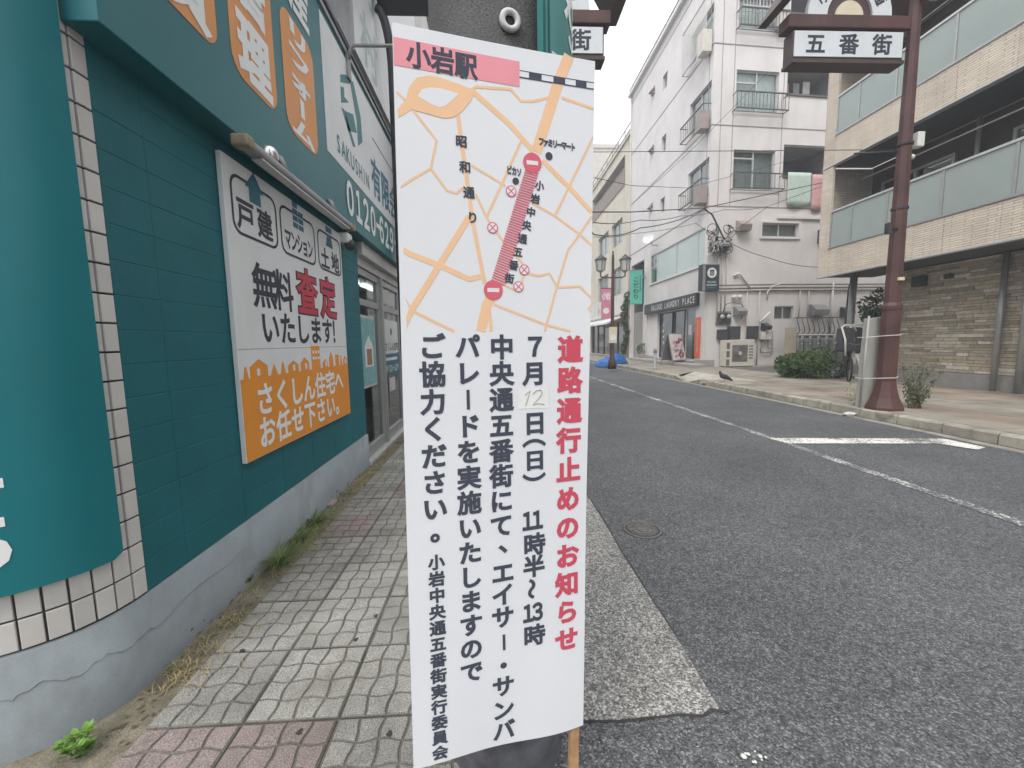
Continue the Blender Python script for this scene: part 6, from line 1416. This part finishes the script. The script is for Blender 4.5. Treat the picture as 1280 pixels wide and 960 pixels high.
# leggy plant at the post base
c = gpx(1143, 511, ZP); o = thing('leggy_shrub', (c.x,c.y,ZP), 'leggy grey-green shrub growing at the foot of the maroon post', 'shrub'); m = MB()
for k in range(34):
    t = rr.random()*6.3; L_ = .25+.55*rr.random(); e = c+V((math.cos(t)*.16+rr.uniform(-.25,.5)*L_, math.sin(t)*.14, L_)); b0 = c+V((rr.uniform(-.1,.1), rr.uniform(-.05,.05), 0)); mid = (b0+e)/2+V((rr.uniform(-.04,.04),0,.04)); MB().tube([b0, mid, e], [.006,.005,.002], 4).build('stem', 'stem_brown', o)
    for j in range(26):
        u = .25+.75*rr.random(); p = b0.lerp(e, u)+V((rr.uniform(-.025,.025), rr.uniform(-.025,.025), rr.uniform(-.02,.03))); leafcloud(m, p, (.012,.012,.012), 1, .05, rr, up=1)
m.build('leaves', 'leaf_grey', o)
c = gpx(1072, 508, ZP); o = thing('dry_weed', (c.x,c.y,ZP), 'thin dry weed left of the white panel at the kerb', 'weed'); 
for k in range(9): MB().tube([c+V((rr.uniform(-.06,.06),0,0)), c+V((rr.uniform(-.16,.12),rr.uniform(-.05,.05),.2)), c+V((rr.uniform(-.25,.1),rr.uniform(-.08,.08),.28+.4*rr.random()))], [.004,.003,.0015], 4).build('stem', 'grass_dry', o)
m = MB(); leafcloud(m, c+V((-.05,0,.25)), (.18,.08,.25), 90, .035, rr); m.build('leaves', 'grass_green', o)
c = ypx(1096, 385, 10.3); o = thing('climbing_plant', (c.x,10.3,ZP), 'dark leafy climber behind the white panel, above its top edge', 'plant'); m = MB()
for k in range(8): leafcloud(m, c+V((rr.uniform(-.28,.18), rr.uniform(-.1,.1), rr.uniform(-.35,.4))), (.2,.16,.2), 90, .11, rr)
m.build('foliage', 'leaf_dark', o); MB().tube([(c.x,10.3,ZP),(c.x+.05,10.3,1.2),(c.x-.05,10.3,c.z+.3)], [.03,.02,.01], 6).build('stem', 'stem_brown', o)
c = gpx(803, 450, ZP); o = thing('potted_plant', (c.x,c.y,ZP), 'potted green plant at the left pier of the laundry', 'plant'); MB().lathe(c, [(.2,0),(.26,.35),(.24,.36)], 12).build('pot', 'vent_brown', o); m = MB(); leafcloud(m, c+V((0,0,.62)), (.36,.3,.36), 260, .14, rr); m.build('foliage', 'leaf_mid', o)
# ivy hanging by the cream shop
c = ypx(783, 408, 25.6); o = thing('ivy', (c.x,25.7,ZP), 'dark ivy climbing between the cream shop and the white block', 'plant'); m = MB()
for k in range(16): leafcloud(m, V((8.72+rr.uniform(-.1,.05), 26.5+rr.uniform(-.4,.6), .6+k*.24)), (.16,.4,.25), 80, .2, rr)
m.build('foliage', 'leaf_dark', o); MB().tube([(8.75,26.5,ZP),(8.75,26.6,4.2)], .04, 5).build('stem', 'stem_brown', o)
# ---------------------------------------------------------------- white panel tied to the gate post
o = thing('tied_panel', (5.98,6.0,ZP), 'grimy white panel wired upright against the maroon gate post', 'panel'); MB().hexa([(5.955,6.28,ZP),(6.20,6.26,ZP),(6.20,6.34,ZP),(5.955,6.36,ZP),(6.0,6.28,1.58),(6.22,6.26,1.60),(6.22,6.34,1.60),(6.0,6.36,1.58)]).build('board', 'white_panel', o, bev=.006)
MB().tube([(5.94,6.25,ZP),(5.985,6.25,1.62)], .016, 6).build('edge_rod', 'white_panel', o)
for z_ in (.62, 1.28): MB().tube([(5.94,6.23,z_),(6.05,6.04,z_+.02),(6.2,5.945,z_+.03),(6.35,6.06,z_+.04),(6.33,6.2,z_+.02),(6.2,6.39,z_),(5.94,6.38,z_),(5.93,6.25,z_)], .006, 5).build('wire', 'pipe_white', o)
cp_ = MB().ball((5.80,6.28,.03), .06, 10, (1.7,1,.55)); cp_.v = [p+V((rr.uniform(-.016,.016), rr.uniform(-.012,.012), rr.uniform(-.006,.016))) for p in cp_.v]; cp_.sm = [False]*len(cp_.sm)
tag(cp_.build('crumpled_paper', 'notice_paper'), 'crumpled white paper in the gutter by the maroon post', 'litter')
# ---------------------------------------------------------------- parked bicycle with two child seats
c = gpx(1062, 476, ZP); BX, BY = c.x, c.y; bk = thing('bicycle', (BX,BY,ZP), 'dark bicycle with white-edged child seats parked behind the bush', 'bicycle')
for dx, dy in ((-.28,-.28),(.34,.5)):
    w_ = MB().tube([(BX+dx+.0*math.cos(t)+.31*math.cos(t)*.55, BY+dy+.31*math.cos(t)*.83, ZP+.32+.31*math.sin(t)) for t in [2*math.pi*k/24 for k in range(25)]], .024, 8, caps=False).build('wheel', 'rubber', bk); m = MB()
    for k in range(9): t = math.pi*k/9; m.tube([(BX+dx+.3*math.cos(t)*.55, BY+dy+.3*math.cos(t)*.83, ZP+.32+.3*math.sin(t)),(BX+dx-.3*math.cos(t)*.55, BY+dy-.3*math.cos(t)*.83, ZP+.32-.3*math.sin(t))], .003, 4)
    m.build('spokes', 'steel_grey', w_)
MB().tube([(BX-.28,BY-.28,ZP+.32),(BX-.2,BY-.2,ZP+.9),(BX-.12,BY-.1,ZP+.55),(BX+.1,BY+.2,ZP+.32),(BX+.34,BY+.5,ZP+.32),(BX+.15,BY+.25,ZP+.75),(BX+.1,BY+.2,ZP+.32)], .025, 8).build('frame', 'dark_metal', bk); MB().tube([(BX-.5,BY-.05,ZP+1.02),(BX-.3,BY-.25,ZP+1.0),(BX-.12,BY-.2,ZP+.95),(BX+.02,BY-.35,ZP+1.0),(BX+.15,BY-.25,ZP+1.0)], .016, 6).build('handlebar', 'chrome', bk)
def seat(x, y, z, w_, h_, nm):
    sh = MB().hexa([(x-w_/2,y-.15,z),(x+w_/2,y-.05,z),(x+w_/2,y+.25,z),(x-w_/2,y+.2,z),(x-w_/2*.9,y+.05,z+h_),(x+w_/2*.9,y+.1,z+h_),(x+w_/2*.9,y+.22,z+h_),(x-w_/2*.9,y+.2,z+h_)]).build(nm, 'meter_dark', bk, bev=.05)
    p = [(x-w_/2-.01,y-.17,z-.1),(x-w_/2-.01,y-.14,z+h_*.5),(x-w_/2*.9,y+.02,z+h_),(x-w_/4,y+.02,z+h_+.06),(x+w_/4,y+.04,z+h_+.05),(x+w_/2*.95,y+.02,z+h_*.85)]
    MB().tube(p, .022, 7).build('piping', 'piping_white', sh); return sh
seat(BX-.28, BY-.2, ZP+.78, .42, .62, 'child_seat'); s2_ = seat(BX+.25, BY+.1, ZP+.72, .48, .70, 'child_seat')
MB().tube([(BX+.05,BY-.1,ZP+.7),(BX+.12,BY-.12,ZP+.4),(BX+.32,BY-.1,ZP+.3),(BX+.5,BY-.08,ZP+.55),(BX+.42,BY-.1,ZP+1.0),(BX+.2,BY-.1,ZP+1.3)], .022, 7).build('piping', 'piping_white', s2_)
# pigeon on the dropped kerb
c = gpx(905, 478, .10); pg = thing('pigeon', c, 'dark pigeon standing at the end of the kerb by the driveway', 'bird'); S_ = 1.25
bd = MB(); path = [(.19,.0,.02),(.12,0,.06),(.02,0,.105),(-.06,0,.13),(-.085,0,.18),(-.10,0,.215),(-.125,0,.215)]; bd.tube([(c.x+x*S_, c.y+y, c.z+(z+.02)*S_) for x, y, z in path], [.012*S_,.035*S_,.058*S_,.05*S_,.028*S_,.028*S_,.008*S_], 10); bd.build('body', 'pigeon_grey', pg)
for dy in (-.02, .02): MB().tube([(c.x,c.y+dy,c.z),(c.x+.01,c.y+dy,c.z+.08)], .006, 5).build('leg', 'letter_red', pg)
# ---------------------------------------------------------------- overhead wires
WR = []
def wire(nm, pts, r, lb, mt_='cable', sag=.0):
    P_ = []
    for (a, b) in zip(pts[:-1], pts[1:]):
        a, b = V(a), V(b)
        for k in range(12): t = k/12; P_.append(a.lerp(b, t)+V((0,0,-4*sag*t*(1-t))))
    P_.append(V(pts[-1])); tag(MB().tube(P_, r, 5).build(nm, mt_), lb, 'cable', 'overhead cables')
W_ = lambda x, y, d_: tuple(ypx(x, y, d_))
hub = tuple(SD.at(.5, 5.25, .3))
wire('overhead_cable', [hub, W_(890,268,15.6), W_(880,261,15.2)], .032, 'thick cable bend dropping to the terminal on the block corner'); wire('overhead_cable', [W_(880,261,15.2), W_(800,285,13), W_(742,293,11), (-.2,7,6)], .016, 'thick cable sagging from the bend towards the left of the street', sag=.12)
wire('overhead_cable', [W_(738,265,9), W_(790,265,10.5), W_(880,260,13.5), W_(1030,228,14.5)], .015, 'straight dark cable crossing the white block at third-floor height')
wire('overhead_cable', [W_(738,190,10), W_(1130,187,9.5)], .008, 'thin level wire running to the maroon post')
wire('overhead_cable', [W_(742,222,9), W_(790,232,11), W_(860,235,14), W_(1000,197,17)], .008, 'thin sagging wire over the third-floor windows')
wire('overhead_cable', [W_(790,255,12), W_(835,215,12.5), W_(872,180,13), W_(960,90,13.5)], .007, 'thin wire climbing steeply to the upper right')
wire('overhead_cable', [hub, W_(960,322,15.9), W_(1022,334,15.0)], .012, 'dark wire from the terminal down towards the beige building', sag=.08)
wire('overhead_cable', [hub, W_(960,258,15.7), W_(1030,232,15)], .010, 'wire from the terminal rising towards the green towel')
wire('overhead_cable', [hub, W_(870,279,15), W_(790,292,12.5), W_(742,296,10.5)], .008, 'lower thin wire from the terminal to the left', sag=.05)
wire('overhead_cable', [W_(742,278,10), W_(800,275,12), W_(850,270,14), W_(905,262,15.8), W_(960,258,16)], .014, 'wavy thin cable bundle below the straight dark cable', 'cable_grey', sag=.06)
# ---------------------------------------------------------------- thin volume added to lift distant darks, standing in for lens veil
hm = bpy.data.materials.new('veil_volume'); hm.use_nodes = True; ht = hm.node_tree; ht.nodes.clear()
ho = ht.nodes.new('ShaderNodeOutputMaterial'); hv = ht.nodes.new('ShaderNodeVolumePrincipled'); hv.inputs['Color'].default_value = (.93,.95,1,1); hv.inputs['Density'].default_value = .006; hv.inputs['Anisotropy'].default_value = .2
ht.links.new(hv.outputs[0], ho.inputs['Volume'])
hz = stuff(MB().box((-260,-160,-1.2),(260,360,26)).build('haze', hm)); hz['label'] = 'thin haze volume added over the street to imitate lens veil'; hz['category'] = 'haze'
